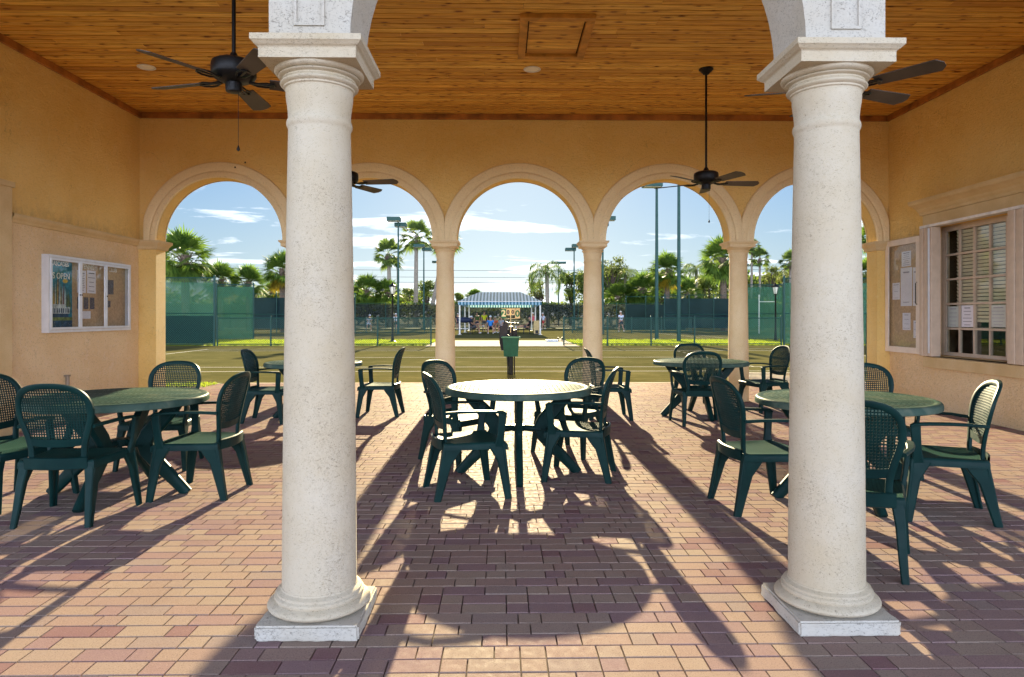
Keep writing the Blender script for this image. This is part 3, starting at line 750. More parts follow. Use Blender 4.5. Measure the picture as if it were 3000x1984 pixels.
# ---------------------------------------------------------------- right notice case
RY0, RY1, RZ0, RZ1 = 9.46, 10.315, .77, 2.43
rc = empty('notice_case', 'tall beige notice case with a glass door beside the right window', 'notice case', (XR, RY0, RZ0))
W2, H2 = RY1 - RY0, RZ1 - RZ0
mb = MB(); mb.box(-.055, -.001, 0, .012, 0, H2); mb.box(-.055, -.001, W2 - .012, W2, 0, H2); mb.box(-.055, -.001, .012, W2 - .012, 0, .012); mb.box(-.055, -.001, .012, W2 - .012, H2 - .012, H2)
mb.build('cabinet', M_BEIGE, rc)
mb = MB(); mb.box(-.010, -.002, .0125, W2 - .0125, .0125, H2 - .0125); mb.build('pinboard', M_CORK, rc)
mb = MB(); fr = .085
M_FRAME2 = simple('pale_frame', (0.72, 0.62, 0.50), 0.45, var=.05)
for (p, q, r, s) in ((0, fr, 0, H2), (W2 - fr, W2, 0, H2), (fr, W2 - fr, 0, fr), (fr, W2 - fr, H2 - fr, H2)):
    mb.box(-.075, -.0555, p, q, r, s, bev=.004)
d = mb.build('door', M_FRAME2, rc)
mb = MB(); mb.box(-.066, -.063, fr - .004, W2 - fr + .004, fr - .004, H2 - fr + .004); mb.build('pane', M_GLASSW, d)
mb = MB(); mb.tube([(-.078, .05, H2 * .42), (-.098, .05, H2 * .43), (-.098, .05, H2 * .60), (-.078, .05, H2 * .61)], .006, 6); mb.build('handle', M_FAN, d)
bx = XR - .0105
for (lb, y, z, w, h, k) in (('notice sheet pinned at the top of the tall right case', .26, 1.26, .20, .22, 7), ('long ruled sign up sheet in the middle of the tall right case', .24, .68, .24, .56, 2),
                            ('small ruled sheet left of the long sign up sheet', .50, .78, .165, .25, 3), ('long sheet at the right edge behind the glass of the tall case', .10, .68, .12, .55, 2),
                            ('single white sheet low in the tall right case', .27, .33, .17, .25, 4), ('white sheet at the lower right corner of the tall case', .09, .22, .12, .25, 3)):
    sheet('notice_sheet', lb, bx, RY0 + y * 1.15, RZ0 + z, w * 1.15, h, M_PAPER, -1, k, 'sheets in the tall right case', ink=M_FADE if k < 5 else M_INK)
for (lb, y, z, w, h, mm, k, ik) in (('greenish sheet taped to the left pane of the window', 2.05, 1.155, .22, .28, M_PAPERB, 5, M_FADE), ('white notice taped inside the second window pane', 1.765, 1.16, .225, .285, M_PAPER, 6, M_INK),
                            ('grey notice taped inside the fourth window pane', 1.17, 1.17, .30, .27, M_PAPERB, 6, M_FADE)):
    sheet('window_notice', lb, XR + fx + .0135, 7 + y, z, w, h, mm, -1, k, 'notices taped to the window', ink=ik)
# ---------------------------------------------------------------- resin furniture
m, nt, b, out = newmat('green_resin'); M_RESIN = m
p = worldpos(nt)
L(nt, ramp(nt, noise_tex(nt, p, 5, 4), [(0.3, (0.0036, 0.020, 0.0195)), (0.7, (0.0070, 0.033, 0.030))]), b.inputs['Base Color'])
L(nt, ramp(nt, noise_tex(nt, p, 14, 4), [(0.3, (0.34,) * 3), (0.7, (0.5,) * 3)]), b.inputs['Roughness'])
b.inputs['Specular IOR Level'].default_value = 0.10
bump(nt, noise_tex(nt, p, 350, 2), 0.08, 0.002, b)
m, nt, b, out = newmat('green_resin_seat'); M_SEAT = m
tc = N(nt, 'ShaderNodeTexCoord')
mp = N(nt, 'ShaderNodeMapping'); mp.inputs['Scale'].default_value = (52, 52, 52); L(nt, tc.outputs['Object'], mp.inputs[0])
fr = N(nt, 'ShaderNodeVectorMath', operation='FRACTION'); L(nt, mp.outputs[0], fr.inputs[0])
sb = N(nt, 'ShaderNodeVectorMath', operation='SUBTRACT'); L(nt, fr.outputs[0], sb.inputs[0]); sb.inputs[1].default_value = (.5, .5, .5)
sp = N(nt, 'ShaderNodeSeparateXYZ'); L(nt, sb.outputs[0], sp.inputs[0])
dd = math_n(nt, 'SQRT', math_n(nt, 'ADD', math_n(nt, 'POWER', sp.outputs[0], 2.0), math_n(nt, 'POWER', sp.outputs[1], 2.0)))
hole = ramp(nt, dd, [(0.16, (1, 1, 1)), (0.22, (0, 0, 0))])
L(nt, mixc(nt, math_n(nt, 'MULTIPLY', hole, .7), (0.022, 0.060, 0.050, 1), (0.002, 0.008, 0.007, 1)), b.inputs['Base Color'])
b.inputs['Roughness'].default_value = 0.48; b.inputs['Specular IOR Level'].default_value = 0.008
bump(nt, math_n(nt, 'SUBTRACT', 0.0, hole), 0.5, 0.003, b)
m, nt, b, out = newmat('green_resin_top'); M_TOP = m
tc = N(nt, 'ShaderNodeTexCoord'); sp = N(nt, 'ShaderNodeSeparateXYZ'); L(nt, tc.outputs['Object'], sp.inputs[0])
fx_ = math_n(nt, 'FRACT', math_n(nt, 'MULTIPLY', sp.outputs[0], 26.0)); lx = ramp(nt, math_n(nt, 'ABSOLUTE', math_n(nt, 'SUBTRACT', fx_, .5)), [(0.085, (1, 1, 1)), (0.13, (0, 0, 0))])
rr = math_n(nt, 'SQRT', math_n(nt, 'ADD', math_n(nt, 'POWER', sp.outputs[0], 2.0), math_n(nt, 'POWER', sp.outputs[1], 2.0)))
inn = math_n(nt, 'LESS_THAN', rr, 0.535)
fy_ = math_n(nt, 'FRACT', math_n(nt, 'MULTIPLY', sp.outputs[1], 4.0)); gap = math_n(nt, 'GREATER_THAN', math_n(nt, 'ABSOLUTE', math_n(nt, 'SUBTRACT', fy_, .5)), .07)
gro = math_n(nt, 'MULTIPLY', math_n(nt, 'MULTIPLY', lx, inn), gap)
p = worldpos(nt)
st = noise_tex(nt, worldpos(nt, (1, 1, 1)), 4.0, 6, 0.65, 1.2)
c = ramp(nt, st, [(0.3, (0.035, 0.070, 0.058)), (0.52, (0.062, 0.100, 0.080)), (0.72, (0.13, 0.155, 0.115))])  # base colour lightened to stand in for sky sheen on the top
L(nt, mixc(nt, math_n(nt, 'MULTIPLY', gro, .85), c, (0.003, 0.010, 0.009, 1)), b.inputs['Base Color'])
L(nt, ramp(nt, st, [(0.3, (0.36,) * 3), (0.7, (0.46,) * 3)]), b.inputs['Roughness']); L(nt, math_n(nt, 'MULTIPLY', math_n(nt, 'SUBTRACT', 1.0, gro), .006), b.inputs['Specular IOR Level'])
bump(nt, math_n(nt, 'SUBTRACT', math_n(nt, 'MULTIPLY', noise_tex(nt, p, 60, 3), .25), gro), 0.35, 0.003, b)

# chair back surface: u across, v up from the seat
def back_pt(u, v, w=0.0):
    t = max(0.0, v / .475)
    y = -.190 - .02 * t - .095 * t ** 1.7 + .55 * u * u * (0.35 + .65 * min(1, t * 1.3))
    return Vector((u * .93, y - w, .425 + v * .985))
OUTL = [(.188, -.045), (.190, .04), (.198, .09), (.215, .15), (.235, .21), (.248, .265), (.251, .31), (.244, .355), (.224, .40), (.190, .436), (.145, .459), (.095, .471), (.045, .476), (0, .477)]
def smooth_curve(pts, k=3):
    out = []
    n = len(pts)
    for i in range(n - 1):
        p0, p1, p2, p3 = pts[max(i - 1, 0)], pts[i], pts[i + 1], pts[min(i + 2, n - 1)]
        for s in range(k):
            t = s / k
            out.append(tuple(.5 * ((2 * p1[j]) + (-p0[j] + p2[j]) * t + (2 * p0[j] - 5 * p1[j] + 4 * p2[j] - p3[j]) * t * t + (-p0[j] + 3 * p1[j] - 3 * p2[j] + p3[j]) * t ** 3) for j in range(2)))
    out.append(pts[-1]); return out
RIGHT = smooth_curve(OUTL, 2)
FULL = RIGHT + [(-u, v) for (u, v) in RIGHT[::-1][1:]]
FWID = .037
def inset(pts, d):
    res = []
    n = len(pts)
    for i in range(n):
        a, c = pts[max(i - 1, 0)], pts[min(i + 1, n - 1)]
        tx, ty = c[0] - a[0], c[1] - a[1]; l = math.hypot(tx, ty)
        res.append((pts[i][0] - ty / l * d, pts[i][1] + tx / l * d))
    return res
INN = inset(FULL, FWID)
VB = .118       # bottom bar of the woven panel
def inner_u(v):
    best = 0
    for i in range(len(INN) // 2 + 1):
        if i + 1 < len(INN):
            (u0, v0), (u1, v1) = INN[i], INN[i + 1]
            if (v0 - v) * (v1 - v) <= 0 and abs(v1 - v0) > 1e-9 and u0 > -.001:
                t = (v - v0) / (v1 - v0); best = max(best, u0 + (u1 - u0) * t)
    return best
def inner_v(u):
    best = 0
    for i in range(len(INN) - 1):
        (u0, v0), (u1, v1) = INN[i], INN[i + 1]
        if (u0 - u) * (u1 - u) <= 0 and abs(u1 - u0) > 1e-9:
            t = (u - u0) / (u1 - u0); best = max(best, v0 + (v1 - v0) * t)
    return best
def make_chair():
    t = empty('armchair', 'x', 'chair', (0, 0, 0), 0, 'dark green resin armchairs')
    # seat
    mb = MB(); nx, ny = 14, 12; vs = []; fs = []
    def hw(y): return .222 + .036 * (y + .19) / .43
    for j in range(ny + 1):
        y = -.20 + .445 * j / ny
        for i in range(nx + 1):
            s = -1 + 2 * i / nx; x = s * hw(y)
            yy = y + (.018 * (1 - s * s) if j == ny else 0)
            z = .405 - .016 * (1 - s ** 4) * math.sin(PI * min(1, max(0, (y + .2) / .40))) ** .7
            if j == ny: z -= .012
            vs.append((x, yy, z))
    for j in range(ny):
        for i in range(nx):
            fs.append((j * (nx + 1) + i, j * (nx + 1) + i + 1, (j + 1) * (nx + 1) + i + 1, (j + 1) * (nx + 1) + i))
    mb.add(vs, fs, 0, True)
    # underside + rounded apron
    lo = [(x, y, z - .012) for x, y, z in vs]; mb.add(lo, [f[::-1] for f in fs], 1, True)
    rim = [j * (nx + 1) for j in range(ny, -1, -1)] + list(range(1, nx + 1)) + [j * (nx + 1) + nx for j in range(1, ny + 1)] + [ny * (nx + 1) + i for i in range(nx - 1, 0, -1)]
    ring = [Vector(vs[i]) for i in rim]; k = len(ring)
    av = []; c0 = Vector((0, .02, 0))
    for (dz, ex) in ((0, 0), (-.006, .009), (-.016, .013), (-.05, .014), (-.05, .004), (-.012, .002)):
        for q in ring:
            o = Vector((q.x, q.y - .02, 0)); o.normalize()
            av.append(Vector((q.x, q.y, q.z + dz)) + o * ex)
    af = []
    for r in range(5):
        for i in range(k):
            af.append((r * k + i, r * k + (i + 1) % k, (r + 1) * k + (i + 1) % k, (r + 1) * k + i))
    mb.add(av, af, 1, True)
    mb.build('seat', [M_SEAT, M_RESIN], t, sharp=50)
    # legs: tapering, with a haunch where they meet the seat
    for sx in (-1, 1):
        mb = MB()
        mb.bar([(sx * .250, .172, .39), (sx * .256, .185, .335), (sx * .264, .205, .27), (sx * .279, .232, .10), (sx * .288, .245, 0)],
               [(.125, .028), (.085, .030), (.060, .030), (.049, .029), (.040, .027)], (0, 1, 0), 0, .008)
        mb.bar([(sx * .238, .222, .385), (sx * .250, .226, .335), (sx * .262, .232, .27), (sx * .277, .252, .10), (sx * .286, .262, 0)],
               [(.075, .022), (.06, .022), (.05, .022), (.04, .020), (.034, .018)], (1, 0, 0), 0, .006)
        mb.build('leg', M_RESIN, t, sharp=40)
        mb = MB()
        mb.bar([(sx * .213, -.136, .39), (sx * .214, -.150, .335), (sx * .216, -.183, .27), (sx * .222, -.228, .10), (sx * .227, -.252, 0)],
               [(.145, .028), (.10, .030), (.071, .030), (.056, .029), (.045, .027)], (0, 1, 0), 0, .008)
        mb.bar([(sx * .195, -.195, .39), (sx * .200, -.205, .335), (sx * .207, -.217, .27), (sx * .215, -.247, .10), (sx * .222, -.268, 0)],
               [(.06, .022), (.055, .022), (.048, .022), (.040, .020), (.034, .018)], (1, 0, 0), 0, .006)
        mb.build('leg', M_RESIN, t, sharp=40)
        # armrest and its post
        mb = MB(); a0 = back_pt(.238, .195)
        mb.bar([(sx * a0.x, a0.y - .004, a0.z), (sx * .262, -.10, .628), (sx * .278, .02, .630), (sx * .284, .13, .626), (sx * .283, .215, .618), (sx * .282, .232, .606)],
               [(.030, .022), (.034, .019), (.042, .018), (.048, .018), (.048, .018), (.044, .018)], (1, 0, 0), 0, .007)
        mb.bar([(sx * .283, .208, .612), (sx * .281, .204, .55), (sx * .272, .196, .45), (sx * .256, .188, .375)], [(.060, .024), (.056, .026), (.052, .026), (.07, .026)], (0, 1, 0), 0, .006)
        mb.build('armrest', M_RESIN, t, sharp=40)
    # back frame
    mb = MB(); vs = []; fs = []; n = len(FULL); th = .013
    for (o, i_) in zip(FULL, INN):
        if o[1] < .02: i_ = (i_[0], o[1])
        mx = ((o[0] + i_[0]) / 2, (o[1] + i_[1]) / 2)
        for (q, w) in ((o, -th * .6), (o, th * .6), (((o[0] * .8 + i_[0] * .2), (o[1] * .8 + i_[1] * .2)), th), (((o[0] * .2 + i_[0] * .8), (o[1] * .2 + i_[1] * .8)), th * .9), (i_, th * .5), (i_, -th * .5), (((o[0] * .2 + i_[0] * .8), (o[1] * .2 + i_[1] * .8)), -th * .9), (((o[0] * .8 + i_[0] * .2), (o[1] * .8 + i_[1] * .2)), -th)):
            vs.append(back_pt(q[0], q[1], w))
    for i in range(n - 1):
        for k in range(8):
            k2 = (k + 1) % 8; fs.append((i * 8 + k2, i * 8 + k, (i + 1) * 8 + k, (i + 1) * 8 + k2))
    mb.add(vs, fs, 0, True)
    # curved lower bar under the woven panel
    vs = []; fs = []; nb = 16; ub = .176
    for i in range(nb + 1):
        u = -ub + 2 * ub * i / nb; dv = -.012 * (1 - (u / ub) ** 2)
        for (v, w) in ((VB - .045 + dv, -.006), (VB - .045 + dv, .006), (VB + dv + .004, .008), (VB + dv + .004, -.008)):
            vs.append(back_pt(u, v, w))
    for i in range(nb):
        for k in range(4):
            k2 = (k + 1) % 4; fs.append((i * 4 + k2, i * 4 + k, (i + 1) * 4 + k, (i + 1) * 4 + k2))
    mb.add(vs, fs, 0, True)
    mb.build('backrest', M_RESIN, t, sharp=45)
    # woven lattice
    mb = MB(); sp_ = .0168; hw_ = .0034
    def strip(pts, horizontal, w0):
        vs = []; fs = []
        for (u, v) in pts:
            for (d, w) in ((-hw_, -.0022), (hw_, -.0022), (hw_, .0022), (-hw_, .0022)):
                q = (u, v + d) if horizontal else (u + d, v)
                vs.append(back_pt(q[0], q[1], w + w0))
        for i in range(len(pts) - 1):
            for k in range(4):
                k2 = (k + 1) % 4; fs.append((i * 4 + k, i * 4 + k2, (i + 1) * 4 + k2, (i + 1) * 4 + k))
        mb.add(vs, fs, 0, False)
    v = VB + .010
    while v < .44:
        u = inner_u(v)
        if u > .02: strip([(-u - .004 + (2 * u + .008) * i / 8, v) for i in range(9)], True, 0)
        v += sp_
    u = -.21
    while u <= .2101:
        vt = inner_v(u); vb = VB - .012 * (1 - (u / .176) ** 2) if abs(u) < .176 else VB
        if abs(u) > .176:
            # follow the frame on the flanks
            cand = [q[1] for q in INN[:len(INN) // 2] if q[0] >= abs(u)]
            vb = min(cand) if cand else 9
        if vt - vb > .02: strip([(u, vb + (vt + .004 - vb) * i / 6) for i in range(7)], False, .0012)
        u += sp_
    mb.build('woven_panel', M_RESIN, t)
    # seat back rail
    mb = MB(); vs = []; fs = []
    for i in range(11):
        u = -.19 + .38 * i / 10; yb = -.205 - .030 * (1 - (u / .19) ** 2)
        for (dy, z) in ((0, .350), (-.008, .355), (-.012, .422), (.0, .427), (.004, .39)): vs.append((u, yb + dy, z))
    for i in range(10):
        for k in range(5):
            k2 = (k + 1) % 5; fs.append((i * 5 + k, i * 5 + k2, (i + 1) * 5 + k2, (i + 1) * 5 + k))
    mb.add(vs, fs, 0, True); mb.build('rear_rail', M_RESIN, t, sharp=40)
    return t
def make_table():
    t = empty('round_table', 'x', 'table', (0, 0, 0), 0, 'round dark green resin tables')
    mb = MB()
    mb.lathe([(.0005, .72), (.545, .72), (.55, .7185), (.556, .7185), (.562, .721), (.585, .721), (.598, .717), (.606, .708), (.610, .696), (.610, .672), (.604, .668), (.596, .672), (.59, .69), (.0005, .695)], 96)
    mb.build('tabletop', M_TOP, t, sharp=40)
    for k in range(4):
        mb = MB()
        pts = [(.46, 0, .69), (.40, 0, .63), (.30, 0, .53), (.215, 0, .435), (.185, 0, .375), (.205, 0, .315), (.29, 0, .215), (.40, 0, .105), (.50, 0, .0)]
        sz = [(.055, .05), (.055, .09), (.055, .115), (.055, .115), (.055, .12), (.055, .115), (.055, .10), (.055, .085), (.05, .075)]
        mb.bar(pts, sz, (0, 1, 0), 0, .012)
        mb.tube([(.185, 0, .36), (.04, 0, .375)], [.032, .026], 10)
        mb.build('leg', M_RESIN, t, sharp=45).rotation_euler = (0, 0, k * PI / 2)
    mb = MB(); mb.lathe([(.03, .345), (.06, .35), (.062, .40), (.03, .405)], 24); mb.build('hub', M_RESIN, t)
    return t
tb = make_table()
TABLES = [(.053, 5.71, 'round green table in the middle, its top glaring with sun'), (-2.9, 5.04, 'round green table near the left wall, with a dull streaked top'),
          (2.40, 4.93, 'round green table partly hidden behind the right white column'), (-2.54, 8.75, 'round green table at the back, mostly hidden by the left white column'),
          (2.47, 8.95, 'round green table at the back right, in front of the tan arcade column')]
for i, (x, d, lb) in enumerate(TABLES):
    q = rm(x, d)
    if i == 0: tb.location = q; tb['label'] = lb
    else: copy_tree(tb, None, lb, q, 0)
ch = make_chair()
CHAIRS = [  # camera-space x, depth, facing direction
 (-2.86, 4.47, (-.06, 1), 'green armchair seen from behind, nearest on the left, pushed up to the left table'),
 (-3.54, 4.84, (.95, -.30), 'green armchair cut by the left edge of the photo, facing the left table'),
 (-3.06, 6.00, (.05, -1), 'green armchair on the far side of the left table, its woven back before the court'),
 (-2.29, 5.07, (-1, 0.02), 'green armchair right of the left table, in profile beside the white column'),
 (-.35, 5.09, (.953, .30), 'green armchair at the near left of the middle table, nearest of its four'),
 (-.50, 6.27, (.82, -.57), 'green armchair at the far left of the middle table'),
 (.56, 5.60, (-.97, .23), 'green armchair at the near right of the middle table, sunlight on its seat'),
 (.58, 6.58, (-.62, -.78), 'green armchair at the far right of the middle table, turned to the camera'),
 (1.70, 4.70, (1, .10), 'green armchair left of the right white column, facing right'),
 (1.82, 3.66, (.40, .92), 'green armchair nearest on the right, seen from behind beside the white column'),
 (3.03, 5.74, (-.2, -.98), 'green armchair on the far side of the right table, before the notice case'),
 (2.86, 4.53, (-.93, .36), 'green armchair at the far right, its back rim bright with sun, facing left'),
 (-3.03, 8.50, (1, .03), 'green armchair at the back left, peeking out left of the white column and facing right'),
 (-1.73, 9.03, (-1, .02), 'green armchair right of the left white column at the back, seen in profile facing left'),
 (2.26, 8.30, (.03, 1), 'green armchair seen from behind at the near side of the back right table'),
 (2.62, 9.95, (-.1, -1), 'green armchair behind the back right table, only its back showing'),
 (3.52, 9.48, (-.98, -.20), 'green armchair right of the back right table, lit seat facing left'),
 (1.24, 8.78, (1, 0.0), 'green armchair left of the back right table, half hidden behind a middle table chair')]
for i, (x, d, (fx, fy), lb) in enumerate(CHAIRS):
    q = rm(x, d); rz = math.atan2(-fx, fy) - TH
    if i == 0: ch.location = q; ch.rotation_euler.z = rz; ch['label'] = lb
    else: copy_tree(ch, None, lb, q, rz)
# ---------------------------------------------------------------- grounds outside
def sheet_mesh(name, x0, x1, y0, y1, z, mat, label=None, t=0.0):
    mb = MB()
    if t: mb.box(x0, x1, y0, y1, z - t, z)
    else: mb.quad((x0, y0, z), (x1, y0, z), (x1, y1, z), (x0, y1, z))
    return tag(mb.build(name, mat), label, kind='structure')
m, nt, b, out = newmat('soil_grass'); M_GROUND = m
p = worldpos(nt)
L(nt, ramp(nt, noise_tex(nt, p, .7, 6), [(0.35, (0.05, 0.075, 0.015)), (0.65, (0.10, 0.13, 0.03))]), b.inputs['Base Color']); b.inputs['Roughness'].default_value = 0.95
m, nt, b, out = newmat('clay_court'); M_COURT = m
p = worldpos(nt)
c = ramp(nt, noise_tex(nt, p, .35, 6, .62), [(0.35, (0.096, 0.092, 0.036)), (0.65, (0.138, 0.127, 0.052))])
sc = noise_tex(nt, worldpos(nt, (.35, 2.2, 1)), 2.6, 6, .72, 1.0)
c = mixc(nt, math_n(nt, 'MULTIPLY', ramp(nt, sc, [(0.53, (0, 0, 0)), (0.66, (1, 1, 1))]), .7), c, (0.27, 0.225, 0.115, 1))
c = mixc(nt, math_n(nt, 'MULTIPLY', ramp(nt, noise_tex(nt, p, 60, 3, .7), [(0.4, (1, 1, 1)), (0.52, (0, 0, 0))]), .3), c, (0.10, 0.10, 0.045, 1))
L(nt, c, b.inputs['Base Color'])
L(nt, ramp(nt, sc, [(0.45, (.85,) * 3), (0.7, (.65,) * 3)]), b.inputs['Roughness']); b.inputs['Specular IOR Level'].default_value = 0.0
bump(nt, noise_tex(nt, p, 45, 4), .2, .004, b)
M_LINE = simple('court_line', (0.62, 0.60, 0.52), 0.8, var=.15, vs=30, spec=0.0)
M_CONC = simple('concrete', (0.42, 0.35, 0.28), 0.9, var=.12, vs=3, bs=.15, spec=0.02)
sheet_mesh('ground', -700, 700, -60, 1500, -.07, M_GROUND)
M_CONC2 = simple('bounce_ground_pale', (0.55, 0.50, 0.43), .9, var=.06, vs=3, spec=.02)
sheet_mesh('bounce_ground', -70, 70, -110, -.5, -.012, M_CONC2, t=.04)  # unseen ground behind the camera, enlarged and made pale to bounce light inside
PE = PATIO_END
sheet_mesh('court_surface', -26, 26, PE + .16, 30.35, -.03, M_COURT, 'olive clay tennis court in front of the patio', .03)
mb = MB(); mb.box(-5.0, 8.2, PE + .001, PE + .155, -.06, .003); tag(mb.build('patio_kerb', M_CONC), kind='structure')
mb = MB(); lz = -.026
NX = .22
def lineq(x0, x1, y0, y1): mb.quad((x0, y0, lz), (x1, y0, lz), (x1, y1, lz), (x0, y1, lz))
for yy in (16.42, 17.79, 26.02, 27.39): lineq(NX - 11.89, NX + 11.89, yy - .045, yy + .045)
for s in (-1, 1):
    lineq(NX + s * 11.89 - .05, NX + s * 11.89 + .05, 16.466, 27.344); lineq(NX + s * 6.4 - .025, NX + s * 6.4 + .025, 17.836, 25.974)
lineq(NX - 6.375, NX + 6.375, 21.86, 21.95)
tag(mb.build('court_lines', M_LINE), kind='structure')
sheet_mesh('path', -3.3, 3.4, 29.7, 36.5, -.012, M_CONC, 'pale concrete pad in the gap between the low fences', .04)
sheet_mesh('far_court', -60, 60, 36.6, 72, -.03, M_COURT, 'clay courts beyond the low fence', .03)
mb = MB()
for xc in (-16.5, 17.5, -38, 39):
    for (dx0, dx1, yy) in ((-5.5, 5.5, 41), (-5.5, 5.5, 64.8), (-4.1, 4.1, 46.5), (-4.1, 4.1, 59.3)): mb.quad((xc + dx0, yy - .04, lz), (xc + dx1, yy - .04, lz), (xc + dx1, yy + .04, lz), (xc + dx0, yy + .04, lz))
    for dx in (-5.5, -4.1, 4.1, 5.5): mb.quad((xc + dx - .03, 41.05, lz + .001), (xc + dx + .03, 41.05, lz + .001), (xc + dx + .03, 64.75, lz + .001), (xc + dx - .03, 64.75, lz + .001))
tag(mb.build('far_court_lines', M_LINE), kind='structure')
# grass strip with blades
M_GRASS = leafmat('lawn_blades', (0.085, 0.14, 0.018), (0.17, 0.22, 0.024), .5, (0.34, 0.42, 0.03))
M_LAWN = simple('lawn_soil', (0.09, 0.13, 0.018), 0.95, var=.2, vs=4)
def lawn(name, x0, x1, y0, y1, n, hgt, seed, label):
    random.seed(seed); mb = MB()
    for _ in range(n):
        x = random.uniform(x0, x1); y = y0 + (y1 - y0) * random.random() ** 1.3; a = random.uniform(0, PI); h = hgt * random.uniform(.6, 1.3); w = .022
        dx, dy = math.cos(a) * w, math.sin(a) * w; lx, ly = random.uniform(-.05, .05), random.uniform(-.05, .05)
        o = len(mb.v); mb.v += [Vector((x - dx, y - dy, -.03)), Vector((x + dx, y + dy, -.03)), Vector((x + lx, y + ly, h - .03))]
        mb.f.append([o, o + 1, o + 2]); mb.m.append(0); mb.sm.append(False)
    return tag(mb.build(name, M_GRASS), label, kind='stuff')
for (x0, x1, sd, lb) in ((-26, -3.35, 1, 'bright grass strip behind the left low fence'), (3.45, 26, 2, 'bright grass strip behind the right low fence')):
    sheet_mesh('lawn_bed', x0, x1, 30.36, 36.55, -.02, M_LAWN, t=.03)
    lawn('grass', x0, x1, 30.5, 36.5, 26000, .11, sd, lb)
sheet_mesh('lawn_bed', -7.2, -5.42, PE - .65, PE + .155, -.001, M_LAWN, t=.03)
lawn('grass', -7.2, -5.45, PE - .62, PE + .1, 1500, .06, 3, 'small tuft of grass at the left rear corner of the patio')
# ---------------------------------------------------------------- fences
M_GREEN = simple('green_steel', (0.010, 0.060, 0.048), 0.45, var=.1)
M_WIRE = simple('green_wire', (0.012, 0.07, 0.055), 0.45, var=.05)
def screenmat(name, col, opac, trans):
    m, nt, b, out = newmat(name)
    b.inputs['Roughness'].default_value = .9; b.inputs['Specular IOR Level'].default_value = 0.0
    p = worldpos(nt); n = noise_tex(nt, p, .9, 5, .65)
    c = ramp(nt, n, [(.3, tuple(x * .8 for x in col)), (.7, tuple(x * 1.15 for x in col))]); L(nt, c, b.inputs['Base Color'])
    t = N(nt, 'ShaderNodeBsdfTranslucent'); L(nt, c, t.inputs[0])
    mx = N(nt, 'ShaderNodeMixShader'); mx.inputs[0].default_value = trans; L(nt, b.outputs[0], mx.inputs[1]); L(nt, t.outputs[0], mx.inputs[2])
    tr = N(nt, 'ShaderNodeBsdfTransparent'); m2 = N(nt, 'ShaderNodeMixShader'); m2.inputs[0].default_value = opac
    L(nt, tr.outputs[0], m2.inputs[1]); L(nt, mx.outputs[0], m2.inputs[2]); L(nt, m2.outputs[0], out.inputs[0])
    return m
M_SCREEN = screenmat('green_windscreen', (0.019, 0.068, 0.054), .82, .38)
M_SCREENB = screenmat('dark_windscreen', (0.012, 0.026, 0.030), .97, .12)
M_SCREENC = screenmat('grey_windscreen', (0.030, 0.037, 0.033), .90, .2)
def wires(mb, a, c, z0, z1, sp, r):
    """chain link diamonds between ground points a and c"""
    a, c = Vector((a[0], a[1], 0)), Vector((c[0], c[1], 0)); ln = (c - a).length; u = (c - a) / ln; hgt = z1 - z0
    nrm = Vector((-u.y, u.x, 0))
    s = -hgt
    while s < ln:
        for sg in (1, -1):
            s0, s1 = s, s + hgt; za, zb = (z0, z1) if sg > 0 else (z1, z0)
            if s0 < 0: za += (zb - za) * (-s0 / hgt); s0 = 0
            if s1 > ln: zb = za + (zb - za) * ((ln - s0) / (s1 - s0)); s1 = ln
            if s1 - s0 < .02: continue
            p, q = a + u * s0 + Vector((0, 0, za)), a + u * s1 + Vector((0, 0, zb))
            t = (q - p).normalized(); w = t.cross(nrm) * r; off = nrm * (r * .7 * sg)
            o = len(mb.v); mb.v += [p + w + off, p - w + off, q - w + off, q + w + off]; mb.f.append([o, o + 1, o + 2, o + 3]); mb.m.append(0); mb.sm.append(False)
        s += sp
def fence(name, label, a, c, hgt, nseg, cat='fence', group=None, mesh=True, screen=None, mid=False, post_r=.035, sp=.1, base=0.0, wr=.0045, low=False):
    t = empty(name, label, cat, (a[0], a[1], 0), 0, group)
    A = Vector((0, 0, 0)); Cc = Vector((c[0] - a[0], c[1] - a[1], 0)); u = Cc.normalized(); nrm = Vector((-u.y, u.x, 0))
    for i in range(nseg + 1):
        q = A + Cc * i / nseg; mb = MB(); mb.tube([q + Vector((0, 0, -.03)), q + Vector((0, 0, hgt + .03))], post_r, 10); mb.sphere((q.x, q.y, hgt + .045), post_r * 1.15, 8)
        mb.build('post', M_GREEN, t)
    zs_ = [hgt - .02] + ([hgt * .47] if mid else []) + [base + .05]
    for z in zs_:
        mb = MB(); mb.tube([A + Vector((0, 0, z)), Cc + Vector((0, 0, z))], .022, 8); mb.build('rail', M_GREEN, t)
    if mesh:
        mb = MB(); wires(mb, A, Cc, base + .03, hgt - .02, sp, wr); mb.build('chain_link', M_WIRE, t)
    if screen:
        z0, z1, mat = screen; mb = MB(); n = max(4, int(Cc.length / .5)); vs = []; fs = []
        for i in range(n + 1):
            for j in range(5):
                q = A + Cc * i / n + nrm * (.055 + .012 * math.sin(i * 2.1 + j)); vs.append((q.x, q.y, z0 + (z1 - z0) * j / 4))
        for i in range(n):
            for j in range(4): fs.append((i * 5 + j, (i + 1) * 5 + j, (i + 1) * 5 + j + 1, i * 5 + j + 1))
        mb.add(vs, fs, 0, True); mb.build('windscreen', mat, t)
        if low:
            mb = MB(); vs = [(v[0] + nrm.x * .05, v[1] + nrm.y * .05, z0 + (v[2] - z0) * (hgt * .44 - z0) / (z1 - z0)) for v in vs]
            mb.add(vs, fs, 0, True); mb.build('lower_dark_sheet', M_SCREENB, t)  # second, darker sheet over the lower part
    return t
FY = 30.32
xL = at(634, 1000, FY).x; xg0 = at(1263, 1000, FY).x; xg1 = at(1652, 1000, FY).x; xR = at(2302, 1000, FY).x
